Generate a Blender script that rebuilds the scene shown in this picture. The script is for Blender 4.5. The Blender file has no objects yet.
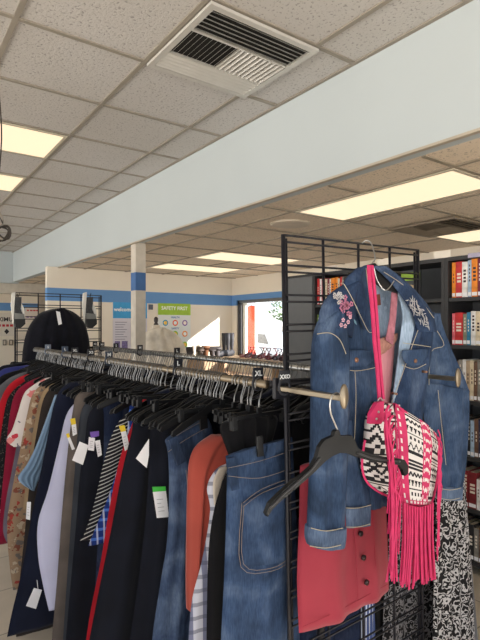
import bpy, bmesh, math, random
from mathutils import Vector, Matrix
# ---------------------------------------------------------------- camera, world, sun, exposure
SC = bpy.context.scene
COL = SC.collection
H = 1.53                     # camera height
CA, SA = 0.8110, 0.5850      # camera heading (cos, sin) from +Y towards +X
cam_d = bpy.data.cameras.new('camera'); cam = bpy.data.objects.new('camera', cam_d); COL.objects.link(cam)
cam_d.sensor_fit = 'VERTICAL'; cam_d.sensor_height = 24; cam_d.lens = 500 / 640 * 24; cam_d.shift_y = 6 / 640
cam_d.clip_start = 0.02; cam_d.clip_end = 400
cam.location = (0, 0, H); cam.rotation_euler = (math.pi / 2, 0, -math.atan2(SA, CA))
SC.camera = cam
SC.view_settings.view_transform = 'Standard'; SC.view_settings.look = 'None'
SC.view_settings.gamma = 1; SC.view_settings.use_curve_mapping = False
SC.view_settings.exposure = 0.05
world = bpy.data.worlds.new('world'); SC.world = world; world.use_nodes = True
wn = world.node_tree; bg = wn.nodes['Background']; bg.inputs[1].default_value = 1.0
_tc = wn.nodes.new('ShaderNodeTexCoord'); _sx = wn.nodes.new('ShaderNodeSeparateXYZ'); _cr = wn.nodes.new('ShaderNodeValToRGB'); _mr = wn.nodes.new('ShaderNodeMapRange')
wn.links.new(_tc.outputs['Generated'], _sx.inputs[0]); wn.links.new(_sx.outputs['Z'], _mr.inputs[0]); _mr.inputs[1].default_value = -1; wn.links.new(_mr.outputs[0], _cr.inputs['Fac'])
_cr.color_ramp.elements[0].position = .48; _cr.color_ramp.elements[0].color = (4.2, 3.9, 3.5, 1)      # glow added below the horizon to lift the ceilings, stands for sunlit paving
_cr.color_ramp.elements[1].position = .52; _cr.color_ramp.elements[1].color = (1.6, 1.8, 2.0, 1)      # sky
wn.links.new(_cr.outputs['Color'], bg.inputs[0])
sun_d = bpy.data.lights.new('sun', 'SUN'); sun_d.energy = 13; sun_d.angle = 0.02; sun_d.color = (1, .95, .86)
sun = bpy.data.objects.new('sun', sun_d); COL.objects.link(sun)
sun.rotation_euler = Vector((-0.68, 1.0, -0.44)).to_track_quat('-Z', 'Y').to_euler()
# ---------------------------------------------------------------- helpers
R0 = random.Random(7)
def lin(c):
    return tuple(((v / 255) / 12.92 if v / 255 <= .04045 else ((v / 255 + .055) / 1.055) ** 2.4) for v in c) + (1,)
def W(px, py, Y):
    """point of the plane Y seen in the photo at px, py"""
    t = (px - 240) / 500; X = Y * (SA + CA * t) / (CA - SA * t); d = SA * X + CA * Y
    return Vector((X, Y, H - (py - 326) / 500 * d))
def WX(px, py, X):
    t = (px - 240) / 500; Y = X * (CA - SA * t) / (SA + CA * t); d = SA * X + CA * Y
    return Vector((X, Y, H - (py - 326) / 500 * d))
MATS = {}
def nodes(name):
    m = bpy.data.materials.new(name); m.use_nodes = True; nt = m.node_tree
    return m, nt, nt.nodes['Principled BSDF']
def coords(nt, scale=(1, 1, 1), rot=(0, 0, 0)):
    tc = nt.nodes.new('ShaderNodeTexCoord'); mp = nt.nodes.new('ShaderNodeMapping')
    mp.inputs['Scale'].default_value = scale; mp.inputs['Rotation'].default_value = rot
    nt.links.new(tc.outputs['Object'], mp.inputs['Vector']); return mp.outputs['Vector']
def noise(nt, vec, scale, detail=3, dist=0):
    n = nt.nodes.new('ShaderNodeTexNoise'); n.inputs['Scale'].default_value = scale; n.inputs['Detail'].default_value = detail
    n.inputs['Distortion'].default_value = dist
    nt.links.new(vec, n.inputs['Vector']); return n.outputs['Fac']
def ramp(nt, fac, stops, const=False):
    r = nt.nodes.new('ShaderNodeValToRGB'); e = r.color_ramp.elements
    if const: r.color_ramp.interpolation = 'CONSTANT'
    e[0].position, e[0].color = stops[0][0], stops[0][1]
    e[1].position, e[1].color = stops[1][0], stops[1][1]
    for p, c in stops[2:]:
        x = e.new(p); x.color = c
    nt.links.new(fac, r.inputs['Fac']); return r.outputs['Color']
def mix(nt, fac, a, b, mode='MIX'):
    n = nt.nodes.new('ShaderNodeMix'); n.data_type = 'RGBA'; n.blend_type = mode
    for s, v in ((n.inputs[0], fac), (n.inputs[6], a), (n.inputs[7], b)):
        if isinstance(v, (tuple, float, int)): s.default_value = v
        else: nt.links.new(v, s)
    return n.outputs[2]
def math_(nt, op, a, b=None):
    n = nt.nodes.new('ShaderNodeMath'); n.operation = op
    for i, v in enumerate((a, b)):
        if v is None: continue
        if isinstance(v, (int, float)): n.inputs[i].default_value = v
        else: nt.links.new(v, n.inputs[i])
    return n.outputs[0]
def bump(nt, b, h, strength=.3, dist=.01):
    n = nt.nodes.new('ShaderNodeBump'); n.inputs['Strength'].default_value = strength; n.inputs['Distance'].default_value = dist
    nt.links.new(h, n.inputs['Height']); nt.links.new(n.outputs['Normal'], b.inputs['Normal'])
def sc_(c, k): return tuple(min(1, v * k) for v in c[:3]) + (1,)
def plain(name, rgb, rough=.6, metal=0, var=.08, scale=12, spec=.4):
    if name in MATS: return MATS[name]
    m, nt, b = nodes(name); c = lin(rgb)
    v = coords(nt); f = noise(nt, v, scale)
    nt.links.new(ramp(nt, f, [(.3, sc_(c, 1 - var)), (.7, sc_(c, 1 + var))]), b.inputs['Base Color'])
    b.inputs['Roughness'].default_value = rough; b.inputs['Metallic'].default_value = metal
    b.inputs['Specular IOR Level'].default_value = spec
    MATS[name] = m; return m
def fabric(name, rgb, var=.2, scale=9, rough=.9, weave=900):
    if name in MATS: return MATS[name]
    m, nt, b = nodes(name); c = lin(rgb); v = coords(nt)
    f = noise(nt, v, scale, 5)
    nt.links.new(ramp(nt, f, [(.3, sc_(c, 1 - var)), (.7, sc_(c, 1 + var))]), b.inputs['Base Color'])
    b.inputs['Roughness'].default_value = rough; b.inputs['Specular IOR Level'].default_value = .15
    b.inputs['Sheen Weight'].default_value = .15
    bump(nt, b, noise(nt, v, weave, 1), .15, .001)
    MATS[name] = m; return m
def mixc(a, b, k): return tuple(x * (1 - k) + y * k for x, y in zip(a[:3], b[:3])) + (1,)
def denim(name, rgb, wear=.5):
    if name in MATS: return MATS[name]
    m, nt, b = nodes(name); c = lin(rgb); v = coords(nt)
    big = noise(nt, v, 9, 5, .5)
    hi = mixc(c, lin((132, 150, 176)), .4 if wear > .4 else .15)
    c1 = ramp(nt, big, [(.3, sc_(c, .55)), (.5, c), (.72, hi)])
    v2 = coords(nt, (260, 260, 45)); fine = noise(nt, v2, 1, 2)
    c2 = ramp(nt, fine, [(.3, (.62, .65, .7, 1)), (.7, (1.0, 1.0, 1.0, 1))])
    nt.links.new(mix(nt, 1.0, c1, c2, 'MULTIPLY'), b.inputs['Base Color'])
    b.inputs['Roughness'].default_value = .85; b.inputs['Specular IOR Level'].default_value = .15
    bump(nt, b, fine, .4, .002)
    MATS[name] = m; return m
def spotted(name, base, blobs, scale=22, thr=.33, dist=.06):
    """printed cloth: scattered blobs of several colours on a base colour"""
    if name in MATS: return MATS[name]
    m, nt, b = nodes(name); v = coords(nt)
    nz = nt.nodes.new('ShaderNodeTexNoise'); nz.inputs['Scale'].default_value = scale * 1.3; nt.links.new(v, nz.inputs['Vector'])
    vm = nt.nodes.new('ShaderNodeVectorMath'); vm.operation = 'MULTIPLY_ADD'
    nt.links.new(nz.outputs['Color'], vm.inputs[0]); vm.inputs[1].default_value = (dist,) * 3; nt.links.new(v, vm.inputs[2])
    vo = nt.nodes.new('ShaderNodeTexVoronoi'); vo.inputs['Scale'].default_value = scale; nt.links.new(vm.outputs[0], vo.inputs['Vector'])
    sep = nt.nodes.new('ShaderNodeSeparateColor'); nt.links.new(vo.outputs['Color'], sep.inputs[0])
    n = len(blobs); col = ramp(nt, sep.outputs[0], [(i / n, lin(c)) for i, c in enumerate(blobs)] if n > 1 else [(0, lin(blobs[0])), (1, lin(blobs[0]))], True)
    msk = math_(nt, 'LESS_THAN', vo.outputs['Distance'], thr)
    nt.links.new(mix(nt, msk, lin(base), col), b.inputs['Base Color'])
    b.inputs['Roughness'].default_value = .85; b.inputs['Specular IOR Level'].default_value = .15
    MATS[name] = m; return m
def leopard(name, scale=30, light=(205, 203, 204), dark=(22, 21, 24)):
    if name in MATS: return MATS[name]
    m, nt, b = nodes(name); v = coords(nt)
    f = noise(nt, v, scale, 1.0, .5)
    c = ramp(nt, f, [(0, lin(dark)), (.455, lin(light)), (.535, lin((128, 126, 128))), (.56, lin(dark)), (.66, lin(light))], True)
    nt.links.new(c, b.inputs['Base Color']); b.inputs['Roughness'].default_value = .8
    b.inputs['Specular IOR Level'].default_value = .2
    MATS[name] = m; return m
def striped(name, a, bcol, freq, duty=.3, axis=2, rot=(0, 0, 0), second=None):
    """stripes along an axis; second=(freq, duty, axis, colour) crosses them into a plaid"""
    if name in MATS: return MATS[name]
    m, nt, b = nodes(name); v = coords(nt, (1, 1, 1), rot)
    s = nt.nodes.new('ShaderNodeSeparateXYZ'); nt.links.new(v, s.inputs[0])
    f = math_(nt, 'LESS_THAN', math_(nt, 'FRACT', math_(nt, 'MULTIPLY', s.outputs[axis], freq)), duty)
    c = mix(nt, f, lin(a), lin(bcol))
    if second:
        fr, du, ax, cc = second
        f2 = math_(nt, 'LESS_THAN', math_(nt, 'FRACT', math_(nt, 'MULTIPLY', s.outputs[ax], fr)), du)
        c = mix(nt, math_(nt, 'MULTIPLY', f2, .6), c, lin(cc))
    nt.links.new(c, b.inputs['Base Color']); b.inputs['Roughness'].default_value = .85
    b.inputs['Specular IOR Level'].default_value = .15
    MATS[name] = m; return m
def emit(name, rgb, k):
    if name in MATS: return MATS[name]
    m, nt, b = nodes(name); b.inputs['Base Color'].default_value = lin(rgb)
    b.inputs['Emission Color'].default_value = lin(rgb); b.inputs['Emission Strength'].default_value = k
    MATS[name] = m; return m
# --- objects
def tag(o, label=None, cat=None, group=None, kind=None):
    if label: o['label'] = label
    if cat: o['category'] = cat
    if group: o['group'] = group
    if kind: o['kind'] = kind
    return o
def thing(name, label, cat, loc=(0, 0, 0), group=None):
    o = bpy.data.objects.new(name, None); o.empty_display_size = .05; COL.objects.link(o); o.location = loc
    return tag(o, label, cat, group)
def base_of(p):
    v = Vector((0, 0, 0))
    while p is not None: v += p.location; p = p.parent
    return v
class MB:
    def __init__(s): s.v = []; s.f = []; s.mi = []; s.sm = []
    def add(s, vs, fs, mi=0, smooth=False):
        b = len(s.v); s.v += [Vector(x) for x in vs]
        for f in fs: s.f.append([b + i for i in f]); s.mi.append(mi); s.sm.append(smooth)
        return s
    def box(s, a, b, mi=0, bev=0):
        x0, x1 = sorted((a[0], b[0])); y0, y1 = sorted((a[1], b[1])); z0, z1 = sorted((a[2], b[2]))
        if bev:
            bm = bmesh.new(); bmesh.ops.create_cube(bm, size=1)
            for v in bm.verts: v.co = Vector(((x0 + x1) / 2 + v.co.x * (x1 - x0), (y0 + y1) / 2 + v.co.y * (y1 - y0), (z0 + z1) / 2 + v.co.z * (z1 - z0)))
            bmesh.ops.bevel(bm, geom=bm.edges[:], offset=bev, segments=2, affect='EDGES', profile=.5)
            bm.verts.ensure_lookup_table()
            s.add([v.co.copy() for v in bm.verts], [[v.index for v in f.verts] for f in bm.faces], mi); bm.free(); return s
        vs = [(x0, y0, z0), (x1, y0, z0), (x1, y1, z0), (x0, y1, z0), (x0, y0, z1), (x1, y0, z1), (x1, y1, z1), (x0, y1, z1)]
        return s.add(vs, [(0, 3, 2, 1), (4, 5, 6, 7), (0, 1, 5, 4), (1, 2, 6, 5), (2, 3, 7, 6), (3, 0, 4, 7)], mi)
    def tube(s, pts, r, n=6, mi=0, closed=False, flat=1.0):
        pts = [Vector(p) for p in pts]; rr = r if isinstance(r, (list, tuple)) else [r] * len(pts); m = len(pts)
        vs = []; prev = None
        for i, p in enumerate(pts):
            t = (pts[(i + 1) % m] - pts[i - 1]) if closed else (pts[min(i + 1, m - 1)] - pts[max(i - 1, 0)])
            t.normalize()
            if prev is None:
                a = Vector((0, 1, 0)) if abs(t.y) < .9 else Vector((1, 0, 0))
                u = t.cross(a).normalized()
            else: u = (prev - t * prev.dot(t)).normalized()
            prev = u; w = t.cross(u)
            for k in range(n):
                a = 2 * math.pi * k / n; vs.append(p + u * math.cos(a) * rr[i] + w * math.sin(a) * rr[i] * flat)
        fs = []
        for i in range(m if closed else m - 1):
            j = (i + 1) % m
            for k in range(n): fs.append((i * n + k, i * n + (k + 1) % n, j * n + (k + 1) % n, j * n + k))
        if not closed: fs += [tuple(range(n))[::-1], tuple((m - 1) * n + k for k in range(n))]
        return s.add(vs, fs, mi, n > 5)
    def lathe(s, prof, c=(0, 0, 0), n=20, mi=0, sx=1, sy=1):
        c = Vector(c); vs = []
        for r, z in prof:
            for k in range(n):
                a = 2 * math.pi * k / n; vs.append(c + Vector((r * math.cos(a) * sx, r * math.sin(a) * sy, z)))
        m = len(prof); fs = []
        for i in range(m - 1):
            for k in range(n): fs.append((i * n + k, i * n + (k + 1) % n, (i + 1) * n + (k + 1) % n, (i + 1) * n + k))
        fs += [tuple(range(n))[::-1], tuple((m - 1) * n + k for k in range(n))]
        return s.add(vs, fs, mi, True)
    def prism(s, poly, off, mi=0):
        """poly: 3-D polygon; off: extrusion vector"""
        poly = [Vector(p) for p in poly]; off = Vector(off); n = len(poly)
        vs = poly + [p + off for p in poly]
        fs = [tuple(range(n)), tuple(range(2 * n - 1, n - 1, -1))] + [(i, i + n, (i + 1) % n + n, (i + 1) % n) for i in range(n)]
        return s.add(vs, fs, mi)
    def build(s, name, mats, parent=None, origin=None):
        me = bpy.data.meshes.new(name); o = bpy.data.objects.new(name, me); COL.objects.link(o)
        if parent is not None: off = base_of(parent); o.parent = parent
        else:
            off = Vector(origin) if origin is not None else Vector((0, 0, 0)); o.location = off
        me.from_pydata([v - off for v in s.v], [], s.f)
        for m in (mats if isinstance(mats, (list, tuple)) else [mats]): me.materials.append(m)
        me.polygons.foreach_set('material_index', s.mi); me.polygons.foreach_set('use_smooth', s.sm)
        bm = bmesh.new(); bm.from_mesh(me); bmesh.ops.recalc_face_normals(bm, faces=bm.faces[:]); bm.to_mesh(me); bm.free()
        me.update(); return o
def print_line(w_, h_, loc, mt, parent, name, n=5, seed=1):
    rn = random.Random(seed); mb = MB(); x = loc[0] - w_ / 2; step = w_ / n
    for i in range(n): mb.box((x + step * i, loc[1] - .001, loc[2] - h_ / 2), (x + step * (i + rn.uniform(.6, .85)), loc[1], loc[2] + h_ / 2))
    return mb.build(name, mt, parent)
def struct(name, mb, mats, parent=None):
    o = mb.build(name, mats, parent)
    if parent is None: o['kind'] = 'structure'
    return o
def crom(pts, sub):
    out = []; n = len(pts)
    for i in range(n - 1):
        p0, p1, p2, p3 = pts[max(i - 1, 0)], pts[i], pts[i + 1], pts[min(i + 2, n - 1)]
        for k in range(sub):
            t = k / sub
            out.append(.5 * ((2 * p1) + (p2 - p0) * t + (2 * p0 - 5 * p1 + 4 * p2 - p3) * t * t + (3 * p1 - p0 - 3 * p2 + p3) * t ** 3))
    out.append(pts[-1].copy()); return out
def sheet_mb(L, R, thick=.015, fold=.006, nf=4, seed=0, bulge=0, sub=5, cols=20, grow=True, colfn=None, mb=None, smooth=True):
    """a hanging piece of cloth between two 3-D edge lines, with thickness and folds"""
    mb = mb or MB(); rn = random.Random(seed); ph = rn.uniform(0, 6.28); ph2 = rn.uniform(0, 6.28); dr = rn.uniform(-1.2, 1.2)
    L = crom([Vector(p) for p in L], sub); R = crom([Vector(p) for p in R], sub); n = len(L); vs = []
    for side in (-1, 1):
        for i in range(n):
            v = i / (n - 1); g = (.25 + .75 * v) if grow else 1
            for j in range(cols + 1):
                u = j / cols; p = L[i].lerp(R[i], u)
                e = math.sqrt(max(0, 1 - abs(2 * u - 1) ** 3))
                w = fold * g * (math.sin(6.283 * nf * u + ph + dr * v * 2) + .45 * math.sin(6.283 * nf * 2.3 * u + ph2 - dr * v * 3) + .35 * math.sin(5 * v * 3 + 4 * u + ph))
                p = p + Vector((0, side * thick * e + w * min(1, 4 * u, 4 * (1 - u)) - bulge * math.sin(math.pi * u), 0)); vs.append(p)
    c = cols + 1; fs = []; mi = []
    for i in range(n - 1):
        for j in range(cols):
            a = i * c + j; k = colfn((j + .5) / cols, (i + .5) / (n - 1)) if colfn else 0
            fs.append((a, a + 1, a + c + 1, a + c)); mi.append(k)
            b = n * c + a; fs.append((b, b + c, b + c + 1, b + 1)); mi.append(k)
    N = n * c
    for j in range(cols):
        fs.append((j, N + j, N + j + 1, j + 1)); mi.append(0); a = (n - 1) * c + j; fs.append((a, a + 1, N + a + 1, N + a)); mi.append(0)
    for i in range(n - 1):
        a = i * c; fs.append((a, a + c, N + a + c, N + a)); mi.append(0); a += cols; fs.append((a, N + a, N + a + c, a + c)); mi.append(0)
    b = len(mb.v); mb.v += vs
    for f, k in zip(fs, mi): mb.f.append([b + q for q in f]); mb.mi.append(k); mb.sm.append(smooth)
    return mb
def pl(pts, Y): return [W(x, y, Y) for x, y in pts]
def seam(name, pts, Y, mat, parent, r=.0013):
    return MB().tube(crom(pl(pts, Y), 4), r, 5).build(name, mat, parent)
def text_on(s, size, loc, rot, mat, parent=None, name='lettering', ext=.0006, bold=False):
    cu = bpy.data.curves.new(name, 'FONT'); cu.body = s; cu.size = size; cu.align_x = 'CENTER'; cu.align_y = 'CENTER'; cu.extrude = ext
    if bold: cu.offset = size * .02
    cu.resolution_u = 2
    o = bpy.data.objects.new(name, cu); COL.objects.link(o)
    dg = bpy.context.evaluated_depsgraph_get(); me = bpy.data.meshes.new_from_object(o.evaluated_get(dg))
    bpy.data.objects.remove(o); bpy.data.curves.remove(cu)
    o = bpy.data.objects.new(name, me); COL.objects.link(o); me.materials.clear(); me.materials.append(mat)
    o.rotation_euler = rot; o.location = Vector(loc) - (base_of(parent) if parent else Vector((0, 0, 0)))
    if parent: o.parent = parent
    return o
def copy_thing(root, loc, rz=None, label=None, rot=None):
    r = root.copy(); COL.objects.link(r); r.location = loc
    if rz is not None: r.rotation_euler = (r.rotation_euler[0], r.rotation_euler[1], rz)
    if rot is not None: r.rotation_euler = rot
    if label: r['label'] = label
    for ch in list(root.children):
        c = ch.copy(); COL.objects.link(c); c.parent = r
        for g in list(ch.children):
            d = g.copy(); COL.objects.link(d); d.parent = c
    return r
FACE = (math.pi / 2, 0, 0)             # text facing -Y
FACEX = (math.pi / 2, 0, -math.pi / 2) # text facing -X
# ---------------------------------------------------------------- common materials
WALL = plain('wall_paint', (238, 230, 216), .8, var=.03, scale=2)
BLUE = plain('blue_band_paint', (104, 152, 208), .7, var=.04, scale=2)
BEAMP = plain('beam_paint', (186, 195, 199), .75, var=.02, scale=1.5)
WHITE = plain('white_paint', (225, 225, 220), .5, var=.02)
BLACKM = plain('black_powder_coat', (24, 24, 32), .45, var=.1)
BLACKP = plain('black_plastic', (17, 18, 21), .5, var=.1, spec=.25)
STEEL = plain('bright_steel', (190, 190, 188), .3, 1.0, var=.05)
NICKEL = plain('satin_nickel', (138, 127, 110), .38, .85, var=.06)
PAPER = plain('white_card', (232, 232, 236), .7, var=.02)
TBAR = plain('ceiling_tee_paint', (150, 143, 132), .6, var=.05)
THREAD = plain('tan_thread', (176, 168, 148), .8, var=.1)
THREADD = plain('dark_thread', (122, 112, 108), .8, var=.1)
def tile_mat(name, rgb):
    m, nt, b = nodes(name); c = lin(rgb); v = coords(nt)
    v2 = coords(nt, (1, 1, 1)); f = noise(nt, v2, 75, 2, .5)
    pits = ramp(nt, f, [(.34, sc_(c, .62)), (.41, c)])
    big = noise(nt, v, 1.1, 2)
    st = ramp(nt, big, [(.35, (.93, .92, .9, 1)), (.7, (1, 1, 1, 1))])
    nt.links.new(mix(nt, 1.0, pits, st, 'MULTIPLY'), b.inputs['Base Color']); b.inputs['Roughness'].default_value = .95
    b.inputs['Specular IOR Level'].default_value = .1
    bump(nt, b, f, .5, .006); return m
TILE = tile_mat('acoustic_tile', (202, 199, 197)); TILE2 = tile_mat('acoustic_tile_low', (232, 217, 198))
# ---------------------------------------------------------------- structure
ZC, ZL = H + 1.35, H + .807
XB = 1.985
YB = 7.0; XW = 4.88
m, nt, b = nodes('floor_tile'); v = coords(nt)
br = nt.nodes.new('ShaderNodeTexBrick'); nt.links.new(v, br.inputs['Vector']); br.offset = 0
for i, c in ((1, (206, 194, 178)), (2, (198, 187, 172)), (3, (140, 130, 118))): br.inputs[i].default_value = lin(c)
br.inputs['Scale'].default_value = 1; br.inputs['Brick Width'].default_value = .45; br.inputs['Row Height'].default_value = .45; br.inputs['Mortar Size'].default_value = .004
nz = ramp(nt, noise(nt, v, 6, 5), [(.3, (.86, .86, .86, 1)), (.7, (1, 1, 1, 1))])
nt.links.new(mix(nt, 1.0, br.outputs['Color'], nz, 'MULTIPLY'), b.inputs['Base Color']); b.inputs['Roughness'].default_value = .35
struct('floor', MB().box((-4.2, -4, -.1), (XW + .1, 12, 0)), m)
cu_ = struct('ceiling', MB().box((-4.2, -4, ZC), (XB, 9.86, ZC + .05)), TILE)
mb = MB()
xs = [1.094 + .61 * k for k in range(-8, 2)]; ys = [1.735 + .61 * k for k in range(-9, 14)]
for x in xs: mb.box((x - .012, -4, ZC - .008), (x + .012, 9.86, ZC))
for y in ys: mb.box((-4.2, y - .012, ZC - .0079), (XB, y + .012, ZC))
mb.box((XB - .022, -4, ZC - .0085), (XB, 9.86, ZC))
mb.build('ceiling_tee_grid', TBAR, cu_)
cl_ = struct('ceiling_low', MB().box((XB + .1, -4, ZL), (XW + .1, 12, ZL + .05)).box((-4.2, 10.0, ZL), (XB + .1, 12, ZL + .05)), TILE2)
mb = MB()
LX = [2.347 + .61 * k for k in range(0, 4)]; LY = [1.408 + .61 * k for k in range(-8, 18)]
for x in LX: mb.box((x - .012, -4, ZL - .008), (x + .012, 12, ZL))
for y in LY: mb.box((XB + .1, y - .012, ZL - .0079), (XW, y + .012, ZL))
mb.build('ceiling_tee_grid', plain('ceiling_tee_low_paint', (150, 140, 124), .6), cl_)
bmx = struct('ceiling_beam', MB().box((XB, -4, ZL), (XB + .1, 9.9, ZC + .05)).box((-4.2, 9.86, ZL - .02), (XB + .1, 10.0, ZC + .05)), BEAMP)
MB().box((XB - .006, -4, ZL - .012), (XB + .02, YB + .1, ZL)).build('beam_edge_strip', plain('strip_paint', (176, 166, 150), .5), bmx)
struct('column', MB().box((XB + .02, 4.50, 0), (XB + .125, 4.61, H + .345)).box((XB + .0201, 4.5001, H + .52), (XB + .1249, 4.6099, ZL)).box((XB + .019, 4.499, H + .345), (XB + .126, 4.611, H + .52), 1), [plain('column_paint', (206, 199, 187), .7), plain('blue_column_band', (70, 110, 165), .6)])
# back wall with poster, its blue band, end face at the passage
X0W = 1.84
struct('wall_back', MB().box((X0W, YB, 0), (XW, YB + .1, H + .345)).box((X0W, YB, H + .52), (XW, YB + .1, ZL)).box((X0W - .003, YB - .003, H + .345), (XW, YB + .1, H + .52), 1), [WALL, BLUE])
# far wall beyond the passage
struct('wall_far', MB().box((-4.2, 11.7, 0), (XW, 11.9, H + .33)).box((-4.2, 11.7, H + .5), (XW, 11.9, ZL)).box((-4.2, 11.695, H + .33), (XW, 11.9, H + .5), 1), [WALL, BLUE])
struct('wall_header', MB().box((-4.2, 10.0, H + .60), (2.62, 10.2, ZL)), plain('header_paint', (205, 198, 186), .8))
# right wall with window opening
wy0, wy1, wz0, wz1 = 4.6, 6.86, H - .50, H + .43
mb = MB()
for y0, y1 in ((-4, wy0), (wy1, YB + .2)):
    mb.box((XW, y0, 0), (XW + .15, y1, H + .345)).box((XW - .003, y0, H + .43), (XW + .15, y1, H + .52), 1).box((XW, y0, H + .52), (XW + .15, y1, ZL))
    mb.box((XW - .003, y0, H + .345), (XW + .15, y1, H + .43), 1)
mb.box((XW, wy0, 0), (XW + .15, wy1, wz0)).box((XW - .003, wy0, H + .43), (XW + .15, wy1, H + .52), 1).box((XW, wy0, H + .52), (XW + .15, wy1, ZL))
mb.box((XW, YB + .2, 0), (XW + .15, 12, ZL))
struct('wall_right', mb, [WALL, BLUE])
ALU = plain('window_aluminium', (140, 138, 134), .4, .6); ALUW = plain('window_white_frame', (222, 220, 212), .5)
mb = MB()
mb.box((XW + .02, wy0, wz1 - .05), (XW + .10, wy1, wz1)).box((XW + .02, wy0, wz0), (XW + .10, wy1, wz0 + .04))
mb.box((XW + .02, wy1 - .05, wz0), (XW + .10, wy1, wz1), 1).box((XW + .02, wy0, wz0), (XW + .10, wy0 + .05, wz1))
mb.box((XW + .03, wy1 - .17, wz0), (XW + .09, wy1 - .10, wz1), 1)
mb.box((XW + .02, 5.50, wz0), (XW + .10, 5.56, wz1))
wf = struct('window_1', mb, [ALU, plain('window_dark_frame', (70, 70, 74), .5)])
mb = MB().box((XW + .0, wy1 - .24, wz0), (XW + .05, wy1 - .18, wz1 - .05)); mb.build('white_jamb', ALUW, wf)
gm, nt, b = nodes('window_glass'); nt.nodes.remove(b)
tr = nt.nodes.new('ShaderNodeBsdfTransparent'); gl = nt.nodes.new('ShaderNodeBsdfGlossy'); gl.inputs['Roughness'].default_value = .03
mx = nt.nodes.new('ShaderNodeMixShader'); mx.inputs[0].default_value = .06
nt.links.new(tr.outputs[0], mx.inputs[1]); nt.links.new(gl.outputs[0], mx.inputs[2]); nt.links.new(mx.outputs[0], nt.nodes['Material Output'].inputs[0])
MB().box((XW + .058, wy0 + .05, wz0 + .04), (XW + .062, wy1 - .05, wz1 - .05)).build('glass_pane', gm, wf)
# storefront wall on the camera's left and behind: sills, headers and mullions, openings enlarged and left unpaned for daylight
mb = MB()
mb.box((-4.2, -4, 0), (-4.05, 12, .12)).box((-4.2, -4, 2.78), (-4.05, 12, ZC + .05))
for y in (-4, -1.5, 1, 3.5, 6, 8.5, 11.3): mb.box((-4.19, y, .12), (-4.06, y + .08, 2.78))
struct('wall_left', mb, WALL)
mb = MB().box((-4.2, -4.15, 0), (XW + .15, -4, .12)).box((-4.2, -4.15, 2.78), (XW + .15, -4, ZC + .05))
for x in (-4.1, -1.5, 1, 3.4, 4.7): mb.box((x, -4.14, .12), (x + .08, -4.01, 2.78))
struct('wall_front', mb, WALL)
# ---------------------------------------------------------------- ceiling fixtures
lensm, nt, b = nodes('light_lens'); v = coords(nt)
sx = nt.nodes.new('ShaderNodeSeparateXYZ'); nt.links.new(v, sx.inputs[0])
b.inputs['Base Color'].default_value = lin((120, 108, 84))
b.inputs['Emission Color'].default_value = (1, .82, .56, 1); b.inputs['Emission Strength'].default_value = 1.05
def troffer(x0, y0, x1, y1, z, label, group):
    t = thing('ceiling_light', label, 'ceiling light', ((x0 + x1) / 2, (y0 + y1) / 2, z - .012), group)
    lz = z - .006; f = .022
    mb = MB().box((x0, y0, z - .012), (x1, y0 + f, z - .001)).box((x0, y1 - f, z - .012), (x1, y1, z - .001)).box((x0, y0 + f, z - .012), (x0 + f, y1 - f, z - .001)).box((x1 - f, y0 + f, z - .012), (x1, y1 - f, z - .001))
    mb.build('frame', plain('troffer_frame', (205, 196, 176), .5), t)
    MB().box((x0 + f, y0 + f, lz - .004), (x1 - f, y1 - f, lz)).build('diffuser', lensm, t)
    return t
troffer(-.114, 3.583, 1.082, 4.163, ZC, 'lit cream fluorescent panel nearest at the upper left ceiling edge', 'fluorescent ceiling panels')
troffer(-.114, 4.803, 1.082, 5.383, ZC, 'smaller lit fluorescent panel behind the first one at the left edge', 'fluorescent ceiling panels')
troffer(-2.5, -.6, -1.3, -.02, ZC, 'added fluorescent fill panel, unseen in the upper ceiling behind the viewer', 'fluorescent ceiling panels')  # out of view, added as fill light for the room
troffer(-1.9, 1.2, -1.35, 2.4, ZC, 'added fluorescent fill panel, unseen in the upper ceiling left of the viewer', 'fluorescent ceiling panels')  # second added fill panel, brightens the floor from outside the frame
troffer(2.359, 1.42, 2.85, 2.616, ZL, 'long cream fluorescent panel above the bookcase beside the beam', 'fluorescent ceiling panels')
troffer(2.97, 4.47, 4.165, 5.06, ZL, 'fluorescent panel seen through the top of the near grid panel', 'fluorescent ceiling panels')
troffer(2.97, 5.69, 4.165, 6.27, ZL, 'pale fluorescent panel far back above the safety poster wall', 'fluorescent ceiling panels')
troffer(3.98, 1.42, 4.56, 2.616, ZL, 'fluorescent panel at the right edge next to the dark vent', 'fluorescent ceiling panels')
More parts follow.
